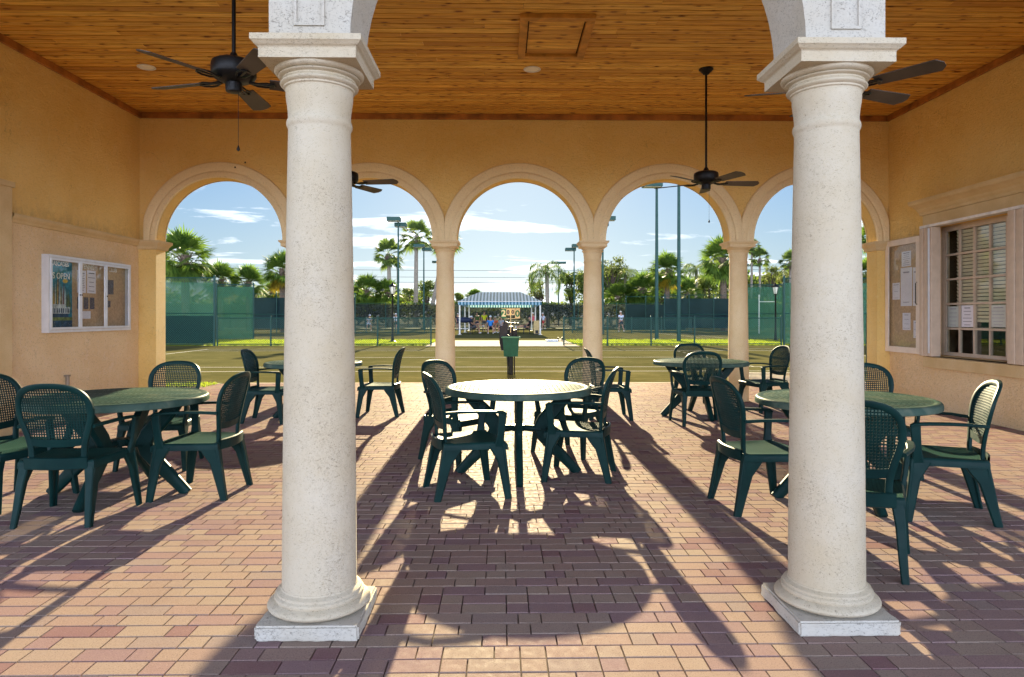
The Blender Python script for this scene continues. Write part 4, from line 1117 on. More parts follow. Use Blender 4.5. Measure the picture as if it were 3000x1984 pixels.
fence('low_fence', 'low green chain link fence on the left, ending at the concrete gap', (xL + .12, FY), (xg0, FY), 1.22, 4, group='low chain link fences')
fence('low_fence', 'low green chain link fence on the right of the concrete gap', (xg1, FY), (xR - .12, FY), 1.22, 5, group='low chain link fences')
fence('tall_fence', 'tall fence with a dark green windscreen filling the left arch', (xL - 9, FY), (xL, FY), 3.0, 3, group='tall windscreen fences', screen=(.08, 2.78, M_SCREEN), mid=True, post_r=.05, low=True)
fence('tall_fence', 'tall fence with windscreen right of the right white column', (xR, FY), (xR + 9, FY), 3.0, 3, group='tall windscreen fences', screen=(.08, 2.78, M_SCREEN), mid=True, post_r=.05)
fence('tall_fence', 'set back green windscreen panel right of the tall left fence', (at(640, 0, 36.8).x, 36.8), (at(747, 0, 36.8).x, 36.8), 3.0, 1, group='tall windscreen fences', screen=(.06, 2.86, M_SCREEN), mid=True, post_r=.04)
fence('tall_fence', 'set back green windscreen panel behind the right lamp post', (at(2192, 0, 36.8).x, 36.8), (at(2300, 0, 36.8).x, 36.8), 3.0, 1, group='tall windscreen fences', screen=(.06, 2.86, M_SCREEN), mid=True, post_r=.04)
fence('tall_fence', 'dark screened fence across the left court, seen between the green panel and the white column', (at(738, 0, 53).x, 53), (at(1042, 0, 53).x, 53), 3.0, 4, group='tall windscreen fences', mesh=False, screen=(.3, 2.7, M_SCREENB), mid=True, sp=.2)
fence('tall_fence', 'dark screened fence across the right court, left of the fourth arcade column', (at(1948, 0, 55).x, 55), (at(2240, 0, 55).x, 55), 3.0, 4, group='tall windscreen fences', mesh=False, screen=(.3, 2.7, M_SCREENB), mid=True, sp=.2)
fence('back_fence', 'long dark screened fence behind the far courts', (-40, 71), (40, 71), 2.6, 20, mesh=False, screen=(.02, 2.5, M_SCREENC), group=None)
fence('court_fence', 'low far chain link divider on the left court', (-12.5, 52), (-3.6, 52), 1.15, 4, group='far court dividers', sp=.16)
fence('court_fence', 'low far chain link divider on the right court', (5.4, 52), (14.5, 52), 1.15, 4, group='far court dividers', sp=.16)
fence('tall_fence', 'tall open mesh fence corner far behind the right low fence', (at(1835, 0, 60).x, 60), (at(2010, 0, 60).x, 60), 3.0, 3, group='tall windscreen fences', screen=(.05, 2.3, M_SCREENB), mesh=False)
# ---------------------------------------------------------------- floodlight masts
def mast(label, px, d, z, heads, r=.09, rot=0.0):
    q = at(px, 0, d); t = empty('floodlight_mast', label, 'light mast', (q.x, q.y, -.03), rot, 'green tennis court floodlight masts')
    mb = MB(); mb.tube([(0, 0, 0), (0, 0, z * .5), (0, 0, z)], [r, r * .8, r * .6], 12); mb.lathe([(r * 2, 0), (r * 2, .03), (r, .05)], 12); mb.build('pole', M_GREEN, t)
    for (dx, dy, dz, w) in heads:
        mb = MB(); mb.box(dx - w / 2, dx + w / 2, dy - .35, dy + .35, z + dz - .14, z + dz + .14, bev=.02)
        h = mb.build('lamp_head', M_GREEN, t)
        mb = MB(); mb.tube([(0, 0, z - .03), (dx * .5, dy * .5, z + dz * .6 - .05), (dx, dy, z + dz - .141)], .03, 8); mb.build('bracket', M_GREEN, t)
        mb = MB(); mb.box(dx - w / 2 + .06, dx + w / 2 - .06, dy - .29, dy + .29, z + dz - .152, z + dz - .1405); mb.build('lens', M_LENS, h)
    return t
mast('green mast with two box lights left of the second arcade column, nearest there', 1166.8, 49.5, 8.15, [(-.25, -.4, .12, .95), (.12, .45, -.18, .85)])
mast('green mast with two box lights beside the leaning palm trunks', 1241.7, 64.5, 7.85, [(-.4, -.35, .05, 1.0), (.25, .4, -.22, .9)])
mast('green mast with two box lights just left of the third arcade column', 1682, 64.5, 7.85, [(.15, -.4, .05, .8), (-.3, .4, -.22, 1.0)])
mast('mast with box light half hidden behind the third arcade column', 1766, 49.5, 8.3, [(.35, -.4, .02, .95), (.1, .4, -.3, .7)])
mast('tall thick mast with one wide box light in the fourth arch', 1924, 38.2, 8.55, [(-.28, -.1, .10, 1.05)], .115)
mast('tall thick mast rising past the top of the fourth arch', 1988.8, 34.2, 10.4, [(.3, -.1, .10, 1.05)], .105)
mast('far thin mast with a box light in front of the feathery palm', 1636, 92, 8.4, [(0, -.2, .05, 2.0)], .1)
mast('far mast with a box light just left of the second arcade column', 1282, 92, 8.5, [(0, -.2, .05, 1.4)], .1)
mast('far mast with a flat box light right of the fourth arcade column', 2203, 95, 8.3, [(0, -.2, .05, 2.0)], .1)
# lantern posts
M_LANT = simple('lantern_glass', (0.75, 0.70, 0.55), 0.35)
def lantern(label, px, d, z):
    q = at(px, 0, d); t = empty('lamp_post', label, 'lamp post', (q.x, q.y, -.02), 0, 'old style lantern posts')
    mb = MB(); mb.lathe([(.17, 0), (.17, .05), (.08, .1), (.06, .3), (.045, .5), (.04, z - .62), (.06, z - .58), (.07, z - .52)], 14); mb.build('post', M_FAN, t)
    mb = MB(); mb.lathe([(.085, z - .52), (.15, z - .17), (.148, z - .165)], 6); mb.build('lantern', M_LANT, t)
    mb = MB(); mb.lathe([(.20, z - .17), (.20, z - .15), (.09, z - .05), (.06, z - .04), (.02, z + .06)], 6)
    for k in range(6):
        a = 2 * PI * k / 6; mb.tube([(.088 * math.cos(a), .088 * math.sin(a), z - .52), (.154 * math.cos(a), .154 * math.sin(a), z - .17)], .010, 5)
    mb.build('cap', M_FAN, t)
lantern('black lantern post on the grass left of the second arcade column', 1150, 33.8, 2.93)
lantern('black lantern post on the grass in front of the right green panel', 2272, 35.2, 2.97)
# ---------------------------------------------------------------- tennis net, bin, score cards
M_NET = simple('black_net', (0.010, 0.010, 0.011), 0.7)
M_BIN = simple('green_bin', (0.010, 0.085, 0.050), 0.4, var=.1)
tn = empty('tennis_net', 'tennis net seen end on, black mesh with dark posts', 'tennis net', (NX, 15.5, -.026))
mb = MB(); npx = -.03
for i in range(286):
    y = .05 + i * .0446; zt = .92 + .14 * (abs(y - 6.4) / 6.4) ** 1.6
    mb.box(npx - .0012, npx + .0012, y - .0012, y + .0012, .03, zt)
for j in range(20):
    z = .04 + j * .0446; mb.box(npx + .0014, npx + .0034, .05, 12.75, z - .0012, z + .0012)
mb.build('net_mesh', M_NET, tn)
mb = MB(); vs = []
for i in range(41):
    y = 12.8 * i / 40; zt = .92 + .15 * (abs(y - 6.4) / 6.4) ** 1.6; mb_ = (npx, y, zt); vs.append(mb_)
mb.bar(vs, (.03, .055), (1, 0, 0), 0, .004); mb.build('net_band', M_LINE, tn)
for y in (0, 12.8):
    mb = MB(); mb.tube([(0, y, 0), (0, y, 1.07)], .048, 14); mb.lathe([(.05, 1.07), (.05, 1.09), (.02, 1.10)], 14, (0, y, 0)); mb.build('post', simple('post_black', (0.018, 0.017, 0.016), .4), tn)
mb = MB()
for s in (-.075, .075): mb.tube([(s, -.05, 0), (s * .95, -.06, .45), (s * .9, -.05, .85)], .014, 8)
mb.box(-.10, .03, -.07, -.052, .86, .90); mb.box(.03, .14, -.06, .02, .80, 1.02, bev=.01); mb.box(-.07, .07, -.065, -.052, .44, .80); mb.build('crank_rods', M_FAN, tn)
mb = MB(); mb.bar([(-.17, -.02, .52), (-.18, -.02, .70), (-.17, -.02, .98), (-.10, -.02, 1.16)], [(.10, .05), (.17, .07), (.19, .07), (.06, .03)], (1, 0, 0)); mb.tube([(-.10, -.02, 1.06), (-.02, -.06, 1.0)], .012, 6)
tag(mb.build('hanging_bag', simple('dark_bag', (0.02, 0.022, 0.03), .6), None, loc=(NX, 15.5, 0)), 'dark narrow bag hanging from the near net post', 'bag')
bn = empty('litter_bin', 'green plastic bin strapped to the near net post', 'bin', (NX - .01, 15.28, .40))
def taper(mb, w0, w1, d0, d1, z0, z1, mi=0, th=.012):
    o = [(-w0, -d0, z0), (w0, -d0, z0), (w0, d0, z0), (-w0, d0, z0), (-w1, -d1, z1), (w1, -d1, z1), (w1, d1, z1), (-w1, d1, z1)]
    i = [(x * (1 - th / .2), y * (1 - th / .15), z + (th if z == z0 else 0)) for x, y, z in o]
    mb.add(o + i, [(0, 3, 2, 1), (0, 1, 5, 4), (1, 2, 6, 5), (2, 3, 7, 6), (3, 0, 4, 7), (8, 9, 10, 11), (12, 13, 9, 8), (13, 14, 10, 9), (14, 15, 11, 10), (15, 12, 8, 11),
                   (4, 5, 13, 12), (5, 6, 14, 13), (6, 7, 15, 14), (7, 4, 12, 15)], mi)
mb = MB(); taper(mb, .155, .185, .11, .14, 0, .42); mb.build('tub', M_BIN, bn)
mb = MB()
for (a, c) in (((-.2, -.152), (.2, -.152)), ((.2, -.152), (.2, .152)), ((.2, .152), (-.2, .152)), ((-.2, .152), (-.2, -.152))): mb.tube([(*a, .425), (*c, .425)], .017, 8)
mb.build('rim', simple('rim_pale_green', (0.10, 0.26, 0.17), .2), bn)
sb_ = empty('score_board', 'small hanging score cards reading 2 0 0 0 on a pale pole', 'score board', (NX - .012, 15.42, 0))
M_CARD = simple('card_cream', (0.62, 0.50, 0.30), .6, var=.05); M_CARDG = simple('card_green', (0.02, 0.16, 0.07), .5); M_DIGG = simple('digit_green', (0.01, 0.14, 0.06), .5); M_DIGC = simple('digit_cream', (0.74, 0.68, 0.45), .5)
mb = MB(); mb.tube([(.0, 0, .93), (.0, 0, 1.47)], .011, 8); mb.tube([(-.215, 0, 1.467), (.215, 0, 1.467)], .007, 6); mb.tube([(-.11, 0, 1.245), (.11, 0, 1.245)], .007, 6); mb.build('pole', M_CARD, sb_)
for (x, w, h, zt, ml, dg, s, md) in ((-.160, .105, .205, 1.458, M_CARDG, '2', .20, M_DIGC), (-.056, .088, .135, 1.455, M_CARD, '0', .115, M_INK), (.048, .088, .135, 1.458, M_CARD, '0', .115, M_INK), (.155, .108, .205, 1.452, M_CARD, '0', .20, M_DIGG)):
    mb = MB(); mb.box(x - w / 2, x + w / 2, -.03, -.026, zt - h, zt); cd = mb.build('score_card', ml, sb_)
    text(dg, s, md, cd, (x, -.0315, zt - h / 2), (PI / 2, 0, 0), 'digit', ext=.0008, bold=.006)
# ---------------------------------------------------------------- striped canopy
def stripes(name, axis, pitch, ca, cb):
    m, nt, b, out = newmat(name); b.inputs['Roughness'].default_value = .7
    g = N(nt, 'ShaderNodeNewGeometry'); sp = N(nt, 'ShaderNodeSeparateXYZ'); L(nt, g.outputs['Position'], sp.inputs[0])
    f = math_n(nt, 'GREATER_THAN', math_n(nt, 'FRACT', math_n(nt, 'MULTIPLY', sp.outputs[axis], 1 / pitch)), .5)
    c = mixc(nt, f, ca, cb); L(nt, c, b.inputs['Base Color'])
    t = N(nt, 'ShaderNodeBsdfTranslucent'); L(nt, c, t.inputs[0]); mx = N(nt, 'ShaderNodeMixShader'); mx.inputs[0].default_value = .35
    L(nt, b.outputs[0], mx.inputs[1]); L(nt, t.outputs[0], mx.inputs[2]); L(nt, mx.outputs[0], out.inputs[0]); return m
M_STX = stripes('stripes_across', 0, .236, (0.36, 0.54, 0.65, 1), (0.022, 0.135, 0.20, 1)); M_STY = stripes('stripes_along', 1, .236, (0.36, 0.54, 0.65, 1), (0.022, 0.135, 0.20, 1))
TX0, TX1, TY0, TY1 = -2.93, 2.73, 48.0, 62.0
cn = empty('canopy_tent', 'blue and white striped canopy tent on white posts', 'canopy', ((TX0 + TX1) / 2, (TY0 + TY1) / 2, 0))
ox, oy = -(TX0 + TX1) / 2, -(TY0 + TY1) / 2
ze, zr = 2.33, 3.04; rx0, rx1, ry0, ry1 = -1.62, 1.42, 50.3, 59.7
E = [(TX0 - .1, TY0 - .1, ze), (TX1 + .1, TY0 - .1, ze), (TX1 + .1, TY1 + .1, ze), (TX0 - .1, TY1 + .1, ze)]; R = [(rx0, ry0, zr), (rx1, ry0, zr), (rx1, ry1, zr), (rx0, ry1, zr)]
mb = MB()
for (i, j, mi) in ((0, 1, 0), (1, 2, 1), (2, 3, 0), (3, 0, 1)): mb.quad(E[i], E[j], R[j], R[i], mi)
mb.quad(*R, 0)
mb2 = MB()
def valance(a, c, mi):
    a, c = Vector(a), Vector(c); ln = (c - a).length; n = int(ln / .236) * 4; vs = []; fs = []
    for i in range(n + 1):
        q = a + (c - a) * i / n; drop = .25 + .035 * abs(math.sin(PI * i / 4)); vs += [(q.x, q.y, ze - .001), (q.x, q.y, ze - drop)]
    for i in range(n): fs.append((2 * i, 2 * i + 1, 2 * i + 3, 2 * i + 2))
    mb2.add(vs, fs, mi)
for (i, j, mi) in ((0, 1, 0), (1, 2, 1), (2, 3, 0), (3, 0, 1)): valance(E[i], E[j], mi)
mb.v = [v + Vector((ox, oy, 0)) for v in mb.v]; mb2.v = [v + Vector((ox, oy, 0)) for v in mb2.v]
mb.build('roof_cover', [M_STX, M_STY], cn); mb2.build('valance', [M_STX, M_STY], cn)
for x in (TX0, TX1):
    for y in (TY0, (TY0 + TY1) / 2, TY1):
        mb = MB(); mb.tube([(x + ox, y + oy, -.03), (x + ox, y + oy, ze)], .055, 10); mb.lathe([(.14, -.03), (.14, -.01), (.05, .0)], 10, (x + ox, y + oy, 0)); mb.build('post', M_WHITE, cn)
mb = MB()
for (i, j) in ((0, 1), (1, 2), (2, 3), (3, 0)):
    a, c = Vector(E[i]), Vector(E[j]); mb.tube([a + Vector((ox, oy, -.03)), c + Vector((ox, oy, -.03))], .03, 8)
mb.build('frame', M_WHITE, cn)
# things under and around the canopy
M_BLK = simple('black_iron', (0.014, 0.014, 0.015), .5)
M_NAVY = simple('navy_cover', (0.012, 0.020, 0.055), .55)
def wire_chair():
    t = empty('patio_chair', 'x', 'chair', (0, 0, 0), 0, 'black patio chairs under the canopy')
    mb = MB(); mb.box(-.24, .24, -.22, .24, .42, .45, bev=.01); mb.build('seat', M_BLK, t)
    mb = MB(); mb.box(-.24, .24, -.265, -.235, .47, .92, bev=.01); mb.build('backrest', M_BLK, t)
    for (x, y) in ((-.22, .22), (.22, .22), (-.22, -.23), (.22, -.23)):
        mb = MB(); mb.tube([(x, y, 0), (x * .97, y * .97, .43)], .017, 6); mb.build('leg', M_BLK, t)
    for s in (-1, 1):
        mb = MB(); mb.tube([(s * .25, -.25, .66), (s * .26, .2, .66), (s * .24, .22, .44)], .016, 6); mb.build('armrest', M_BLK, t)
    return t
pc = wire_chair()
PCH = [(1392, 50.6, (1, .0), 'black patio chair under the man with crossed legs, left under the canopy'), (1437, 50.3, (.1, -1), 'black patio chair under the man in the blue shirt'),
       (1543, 50.2, (-1, .1), 'black patio chair under the man in black at the right of the canopy'), (1475, 55, (0, 1), 'black patio chair beside the table under the canopy, seen from behind'),
       (1505, 56.5, (-1, 0), 'empty black patio chair deep under the canopy, right of the table')]
for i, (px, d, (fx, fy), lb) in enumerate(PCH):
    q = at(px, 0, d); q.z = -.026; rz = math.atan2(-fx, fy)
    if i == 0: pc.location = q; pc.rotation_euler.z = rz; pc['label'] = lb
    else: copy_tree(pc, None, lb, q, rz)
def trestle(label, px, d, w, dp, zt, mat):
    q = at(px, 0, d); t = empty('table', label, 'table', (q.x, q.y, -.026))
    mb = MB(); mb.box(-w / 2, w / 2, -dp / 2, dp / 2, zt - .04, zt, bev=.008); mb.build('tabletop', mat, t)
    for sx in (-1, 1):
        for sy in (-1, 1):
            mb = MB(); mb.tube([(sx * (w / 2 - .08), sy * (dp / 2 - .06), 0), (sx * (w / 2 - .08), sy * (dp / 2 - .06), zt - .04)], .022, 6); mb.build('leg', M_BLK, t)
    return t
trestle('dark round topped picnic table under the canopy behind the seated players', 1440, 53, 1.5, .9, .74, simple('picnic_top', (.16, .15, .13), .45))
trestle('dark picnic table further back under the canopy', 1495, 57.5, 1.5, .9, .74, simple('picnic_top2', (.12, .12, .11), .45))
t = trestle('low white folding stand at the left front post of the canopy', 1359, 48.8, .62, .4, .42, M_WHITE)
q = at(1361, 0, 49.6); mb = MB()
mb.add(*(lambda s: ([v for v in s.v], s.f))(MB().sphere((0, 0, 1.02), .5, 12, 0, (1.15, .5, .42))), 0, True); mb.tube([(-.4, 0, 0), (-.4, 0, .95)], .03, 6); mb.tube([(.4, 0, 0), (.4, 0, .95)], .03, 6)
tag(mb.build('covered_grill', M_NAVY, None, loc=(q.x, q.y, -.026)), 'navy covered grill on thin legs behind the left canopy post', 'grill')
q = at(1574, 0, 48.6); t = empty('cabinet', 'tall tan cabinet at the right front post of the canopy', 'cabinet', (q.x, q.y, -.026))
mb = MB(); mb.box(-.25, .25, -.22, .22, .06, .98, bev=.012); mb.build('body', simple('tan_board', (.50, .36, .16), .6), t)
mb = MB(); mb.box(-.15, .06, -.228, -.2205, .08, .30); mb.build('grille', M_BLK, t)
mb = MB(); mb.box(-.24, .24, -.21, .21, 0, .06); mb.build('foot', M_BLK, t)
q = at(1617, 0, 34.6); t = empty('tray', 'low pale tray lying on the concrete pad near the right low fence', 'tray', (q.x, q.y, -.012))
mb = MB(); mb.box(-.29, .29, -.32, .32, 0, .02)
for (a, c, d, e) in ((-.29, .29, -.32, -.29), (-.29, .29, .29, .32), (-.29, -.26, -.289, .289), (.26, .29, -.289, .289)): mb.box(a, c, d, e, .0202, .11)
mb.build('tray_body', simple('pale_tray', (.62, .66, .66), .4), t)
q = at(1641, 0, 35.2); mb = MB(); mb.box(-.13, .13, -.1, .1, .05, .11); mb.box(-.13, -.07, -.1, .1, .112, .21); mb.box(.07, .13, -.1, .1, .112, .21); mb.box(-.12, -.08, -.03, .03, 0, .049); mb.box(.08, .12, -.03, .03, 0, .049)
tag(mb.build('boot_brush', M_BLK, None, loc=(q.x, q.y, -.012)), 'small black shoe brush beside the pale tray', 'brush')
q = at(2268, 0, 13.9); t = tag(MB().box(-.62, .62, -.45, -.40, -.03, .09).box(-.62, .62, .40, .45, -.03, .09).box(-.62, -.57, -.398, .398, -.03, .09).box(.57, .62, -.398, .398, -.03, .09).build('edging_frame', simple('pale_edging', (.66, .60, .46), .6), None, loc=(q.x + .05, q.y + .35, 0)), 'low pale rectangular frame on the court behind the back right chair', 'frame')
q = at(2541, 0, 17.6); mb = MB(); mb.tube([(0, 0, -.03), (0, 0, 1.30)], .035, 10); mb.tube([(.06, 0, -.03), (.06, 0, 1.20)], .012, 8); tag(mb.build('net_post', M_GREEN, None, loc=(q.x, q.y, 0)), 'green post standing on the court beside the right pilaster', 'post')
# ball stand frame in front of the right panel
q = at(2255, 0, 36.3); mb = MB()
for s in (-.47, .42): mb.tube([(s, 0, .35), (s, 0, 2.3)], .022, 6); mb.tube([(s, 0, 2.3), (s, 0, 2.42)], .03, 6)
mb.tube([(-.47, 0, 2.05), (.42, 0, 2.05)], .02, 6)
tag(mb.build('practice_frame', M_WHITE, None, loc=(q.x - .1, q.y, 0)), 'thin white practice frame hanging before the right green panel', 'frame')
# power lines
M_CABLE = simple('cable', (.03, .03, .035), .6)
for (z, lb) in ((11.2, 'highest power cable crossing the sky behind the palms'), (9.9, 'middle power cable crossing the sky behind the palms'), (8.9, 'lowest power cable crossing the sky behind the palms')):
    mb = MB(); pts = [(-75 + 150 * i / 40, 125 + i * .4, z - 1.2 * (1 - ((i - 14) / 26) ** 2)) for i in range(41)]; mb.tube(pts, .035, 5)
    tag(mb.build('power_line', M_CABLE), lb, 'power line', 'power lines behind the palms')
q = at(1162, 0, 130); mb = MB(); mb.tube([(0, 0, -.05), (0, 0, 11.6)], [.2, .14], 8); tag(mb.build('utility_pole', simple('pole_wood', (.16, .11, .07), .8), None, loc=(q.x, 131.5, 0)), 'brown utility pole behind the left court mast', 'utility pole')
# ---------------------------------------------------------------- trees
M_PALM = leafmat('palm_leaf', (0.055, 0.12, 0.018), (0.15, 0.235, 0.035), .52)
M_PALM2 = leafmat('palm_leaf_pale', (0.08, 0.14, 0.035), (0.18, 0.25, 0.06), .52)
M_PALMY = leafmat('palm_leaf_yellowing', (0.20, 0.15, 0.01), (0.34, 0.24, 0.015), .5)
M_LEAF = leafmat('broad_leaf', (0.060, 0.105, 0.018), (0.20, 0.25, 0.045), .52)
M_LEAF2 = leafmat('pine_leaf', (0.075, 0.11, 0.026), (0.20, 0.225, 0.06), .52)
M_TRUNK = simple('palm_trunk', (0.17, 0.12, 0.085), .9, var=.3, vs=9, bs=.5, bscale=14)
M_TRUNKP = simple('palm_trunk_pale', (0.30, 0.25, 0.20), .9, var=.2, vs=7, bs=.4, bscale=12)
M_BARK = simple('bark', (0.085, 0.06, 0.045), .9, var=.3, vs=9)
def tri(mb, a, c, d, mi=0):
    o = len(mb.v); mb.v += [a, c, d]; mb.f.append([o, o + 1, o + 2]); mb.m.append(mi); mb.sm.append(False)
def leaflet(mb, p, q, w, nrm, droop, mi=0):
    """narrow folded leaflet from p to q with a drooping tip, one island"""
    ax = (q - p); l = ax.length; s = ax.cross(nrm)
    if s.length < 1e-6: s = Vector((1, 0, 0))
    s = s.normalized() * w; mid = p + ax * .55; q2 = q - Vector((0, 0, droop * l))
    o = len(mb.v); mb.v += [p, mid + s, mid - s, q2]
    mb.f += [[o, o + 1, o + 2], [o + 1, o + 3, o + 2]]; mb.m += [mi, mi]; mb.sm += [False, False]
def fan_leaf(mb, base, d, R, fan, nl, spread, droop, rng, mi=0, wmul=1.0):
    d = d.normalized(); up = Vector((0, 0, 1)); side = d.cross(up)
    side = side.normalized() if side.length > .05 else Vector((1, 0, 0)); nrm = side.cross(d).normalized()
    roll = rng.uniform(-.5, .5); side = side * math.cos(roll) + nrm * math.sin(roll); nrm = side.cross(d).normalized()
    hub = base + d * R * (1 - fan) - Vector((0, 0, droop * R * .15))
    w = R * .0075; s = side * w
    o = len(mb.v); mb.v += [base + s, base - s, hub - s, hub + s]; mb.f.append([o, o + 1, o + 2, o + 3]); mb.m.append(mi); mb.sm.append(False)
    for i in range(nl):
        a = spread * (i / (nl - 1) - .5) * 2
        dirv = (d * math.cos(a) + side * math.sin(a) - nrm * .18 * abs(math.sin(a))).normalized()
        ln = R * fan * (1.0 - .25 * (abs(a) / spread) ** 2) * rng.uniform(.85, 1.1)
        leaflet(mb, hub, hub + dirv * ln, R * .026 * wmul, nrm, droop * rng.uniform(.1, .55), mi)
def sabal_crown(seed, nf=62, yellow=0.0):
    rng = random.Random(seed); mb = MB()
    for i in range(nf):
        t = (i + .5) / nf; el = math.radians(88 - 150 * t ** .85) + rng.uniform(-.12, .12); az = i * 2.39996 + rng.uniform(-.3, .3)
        d = Vector((math.cos(az) * math.cos(el), math.sin(az) * math.cos(el), math.sin(el)))
        R = rng.uniform(.82, 1.08) * (1.0 if el > -.3 else .85)
        fan_leaf(mb, Vector((0, 0, -.15)), d, R, rng.uniform(.50, .60), 17, 1.45, .30 + .35 * (1 if el < .2 else .3), rng, 1 if (t > .80 and rng.random() < yellow) else 0)
    return mb
def wash_crown(seed, nf=34):
    rng = random.Random(seed); mb = MB()
    for i in range(nf):
        t = (i + .5) / nf; el = math.radians(82 - 125 * t) + rng.uniform(-.15, .15); az = i * 2.39996 + rng.uniform(-.35, .35)
        d = Vector((math.cos(az) * math.cos(el), math.sin(az) * math.cos(el), math.sin(el)))
        fan_leaf(mb, Vector((0, 0, -.1)), d, rng.uniform(.85, 1.1), rng.uniform(.48, .56), 20, 1.3, .75 if el < .5 else .4, rng, 0, 1.15)
    return mb
def queen_crown(seed, nf=18):
    rng = random.Random(seed); mb = MB()
    for i in range(nf):
        t = (i + .5) / nf; el = math.radians(78 - 85 * t) + rng.uniform(-.1, .1); az = i * 2.39996 + rng.uniform(-.3, .3)
        hor = Vector((math.cos(az), math.sin(az), 0)); pts = []
        p = Vector((0, 0, -.12)); e = el; n = 14; st = rng.uniform(1.0, 1.2) / n
        for k in range(n + 1):
            pts.append(p.copy()); p = p + (hor * math.cos(e) + Vector((0, 0, math.sin(e)))) * st; e -= .115 + .012 * k
        side = Vector((-hor.y, hor.x, 0))
        for k in range(n):
            a, c = pts[k], pts[k + 1]; w = .007 * (1 - k / n) + .003
            o = len(mb.v); mb.v += [a + side * w, a - side * w, c - side * w, c + side * w]; mb.f.append([o, o + 1, o + 2, o + 3]); mb.m.append(0); mb.sm.append(False)
            if k < 2: continue
            for sgn in (-1, 1):
                for h in (0, .33, .66):
                    q = a + (c - a) * h; ln = .34 * math.sin(PI * (k + h) / (n + 1)) ** .6 * rng.uniform(.8, 1.15)
                    dv = (side * sgn * .75 + (c - a).normalized() * .45 + Vector((0, 0, rng.uniform(-.45, .15)))).normalized()
                    leaflet(mb, q, q + dv * ln, .011, Vector((0, 0, 1)), rng.uniform(.3, .75))
    return mb
def broad_crown(seed, lobes=9, leaves=2600, size=.075, airy=.5, flat=.8):
    rng = random.Random(seed); mb = MB(); cs = []
    for i in range(lobes):
        a = rng.uniform(0, 2 * PI); r = rng.uniform(.1, .68); cs.append((Vector((math.cos(a) * r, math.sin(a) * r, rng.uniform(-.55, .62) * flat)), rng.uniform(.24, .44)))
    for _ in range(leaves):
        c, r = rng.choice(cs); v = Vector((rng.gauss(0, 1), rng.gauss(0, 1), rng.gauss(0, 1))).normalized(); rad = r * (rng.random() ** (airy * .6)) * rng.uniform(.8, 1.12)
        p = c + Vector((v.x, v.y, v.z * .8)) * rad
        if noise.noise(p * 5.5 + Vector((seed, 0, 0))) < -.17: continue
        n1 = (v + Vector((rng.gauss(0, .6), rng.gauss(0, .6), rng.gauss(.3, .6)))).normalized(); a1 = n1.cross(Vector((rng.gauss(0, 1), rng.gauss(0, 1), rng.gauss(0, 1)))).normalized(); b1 = n1.cross(a1)
        s = size * rng.uniform(.5, 1.2); a1 = a1 * s; b1 = b1 * s * .5
        o = len(mb.v); mb.v += [p - a1, p + b1, p + a1, p - b1]; mb.f.append([o, o + 1, o + 2, o + 3]); mb.m.append(0); mb.sm.append(False)
    return mb, cs
SRC = {}
def crown_mesh(kind, var, mats):
    k = (kind, var)
    if k not in SRC:
        if kind == 'sabal': o = sabal_crown(100 + var).build('crown', mats)
        elif kind == 'sabaly': o = sabal_crown(140 + var, 62, .75).build('crown', mats)
        elif kind == 'wash': o = wash_crown(200 + var).build('crown', mats)
        elif kind == 'queen': o = queen_crown(300 + var).build('crown', mats)
        elif kind == 'broad': mb, cs = broad_crown(400 + var); o = mb.build('crown', mats); SRC[('lobes', kind, var)] = cs
        else: mb, cs = broad_crown(500 + var, 13, 1900, .06, 1.0, .6); o = mb.build('crown', mats); SRC[('lobes', kind, var)] = cs
        SRC[k] = o; return o
    o = SRC[k].copy(); COL.objects.link(o); return o
trng = random.Random(77)
NAMES = {'sabal': 'cabbage_palm', 'sabaly': 'cabbage_palm', 'wash': 'fan_palm', 'queen': 'feather_palm', 'broad': 'broadleaf_tree', 'airy': 'pine_tree'}
GRP = {'sabal': 'round cabbage palms beyond the courts', 'sabaly': 'round cabbage palms beyond the courts', 'wash': 'tall slender fan palms', 'queen': 'feathery queen type palms', 'broad': 'leafy trees beyond the courts', 'airy': 'airy pines beyond the courts'}
GRP['queen'] = 'feathery palms beyond the courts'
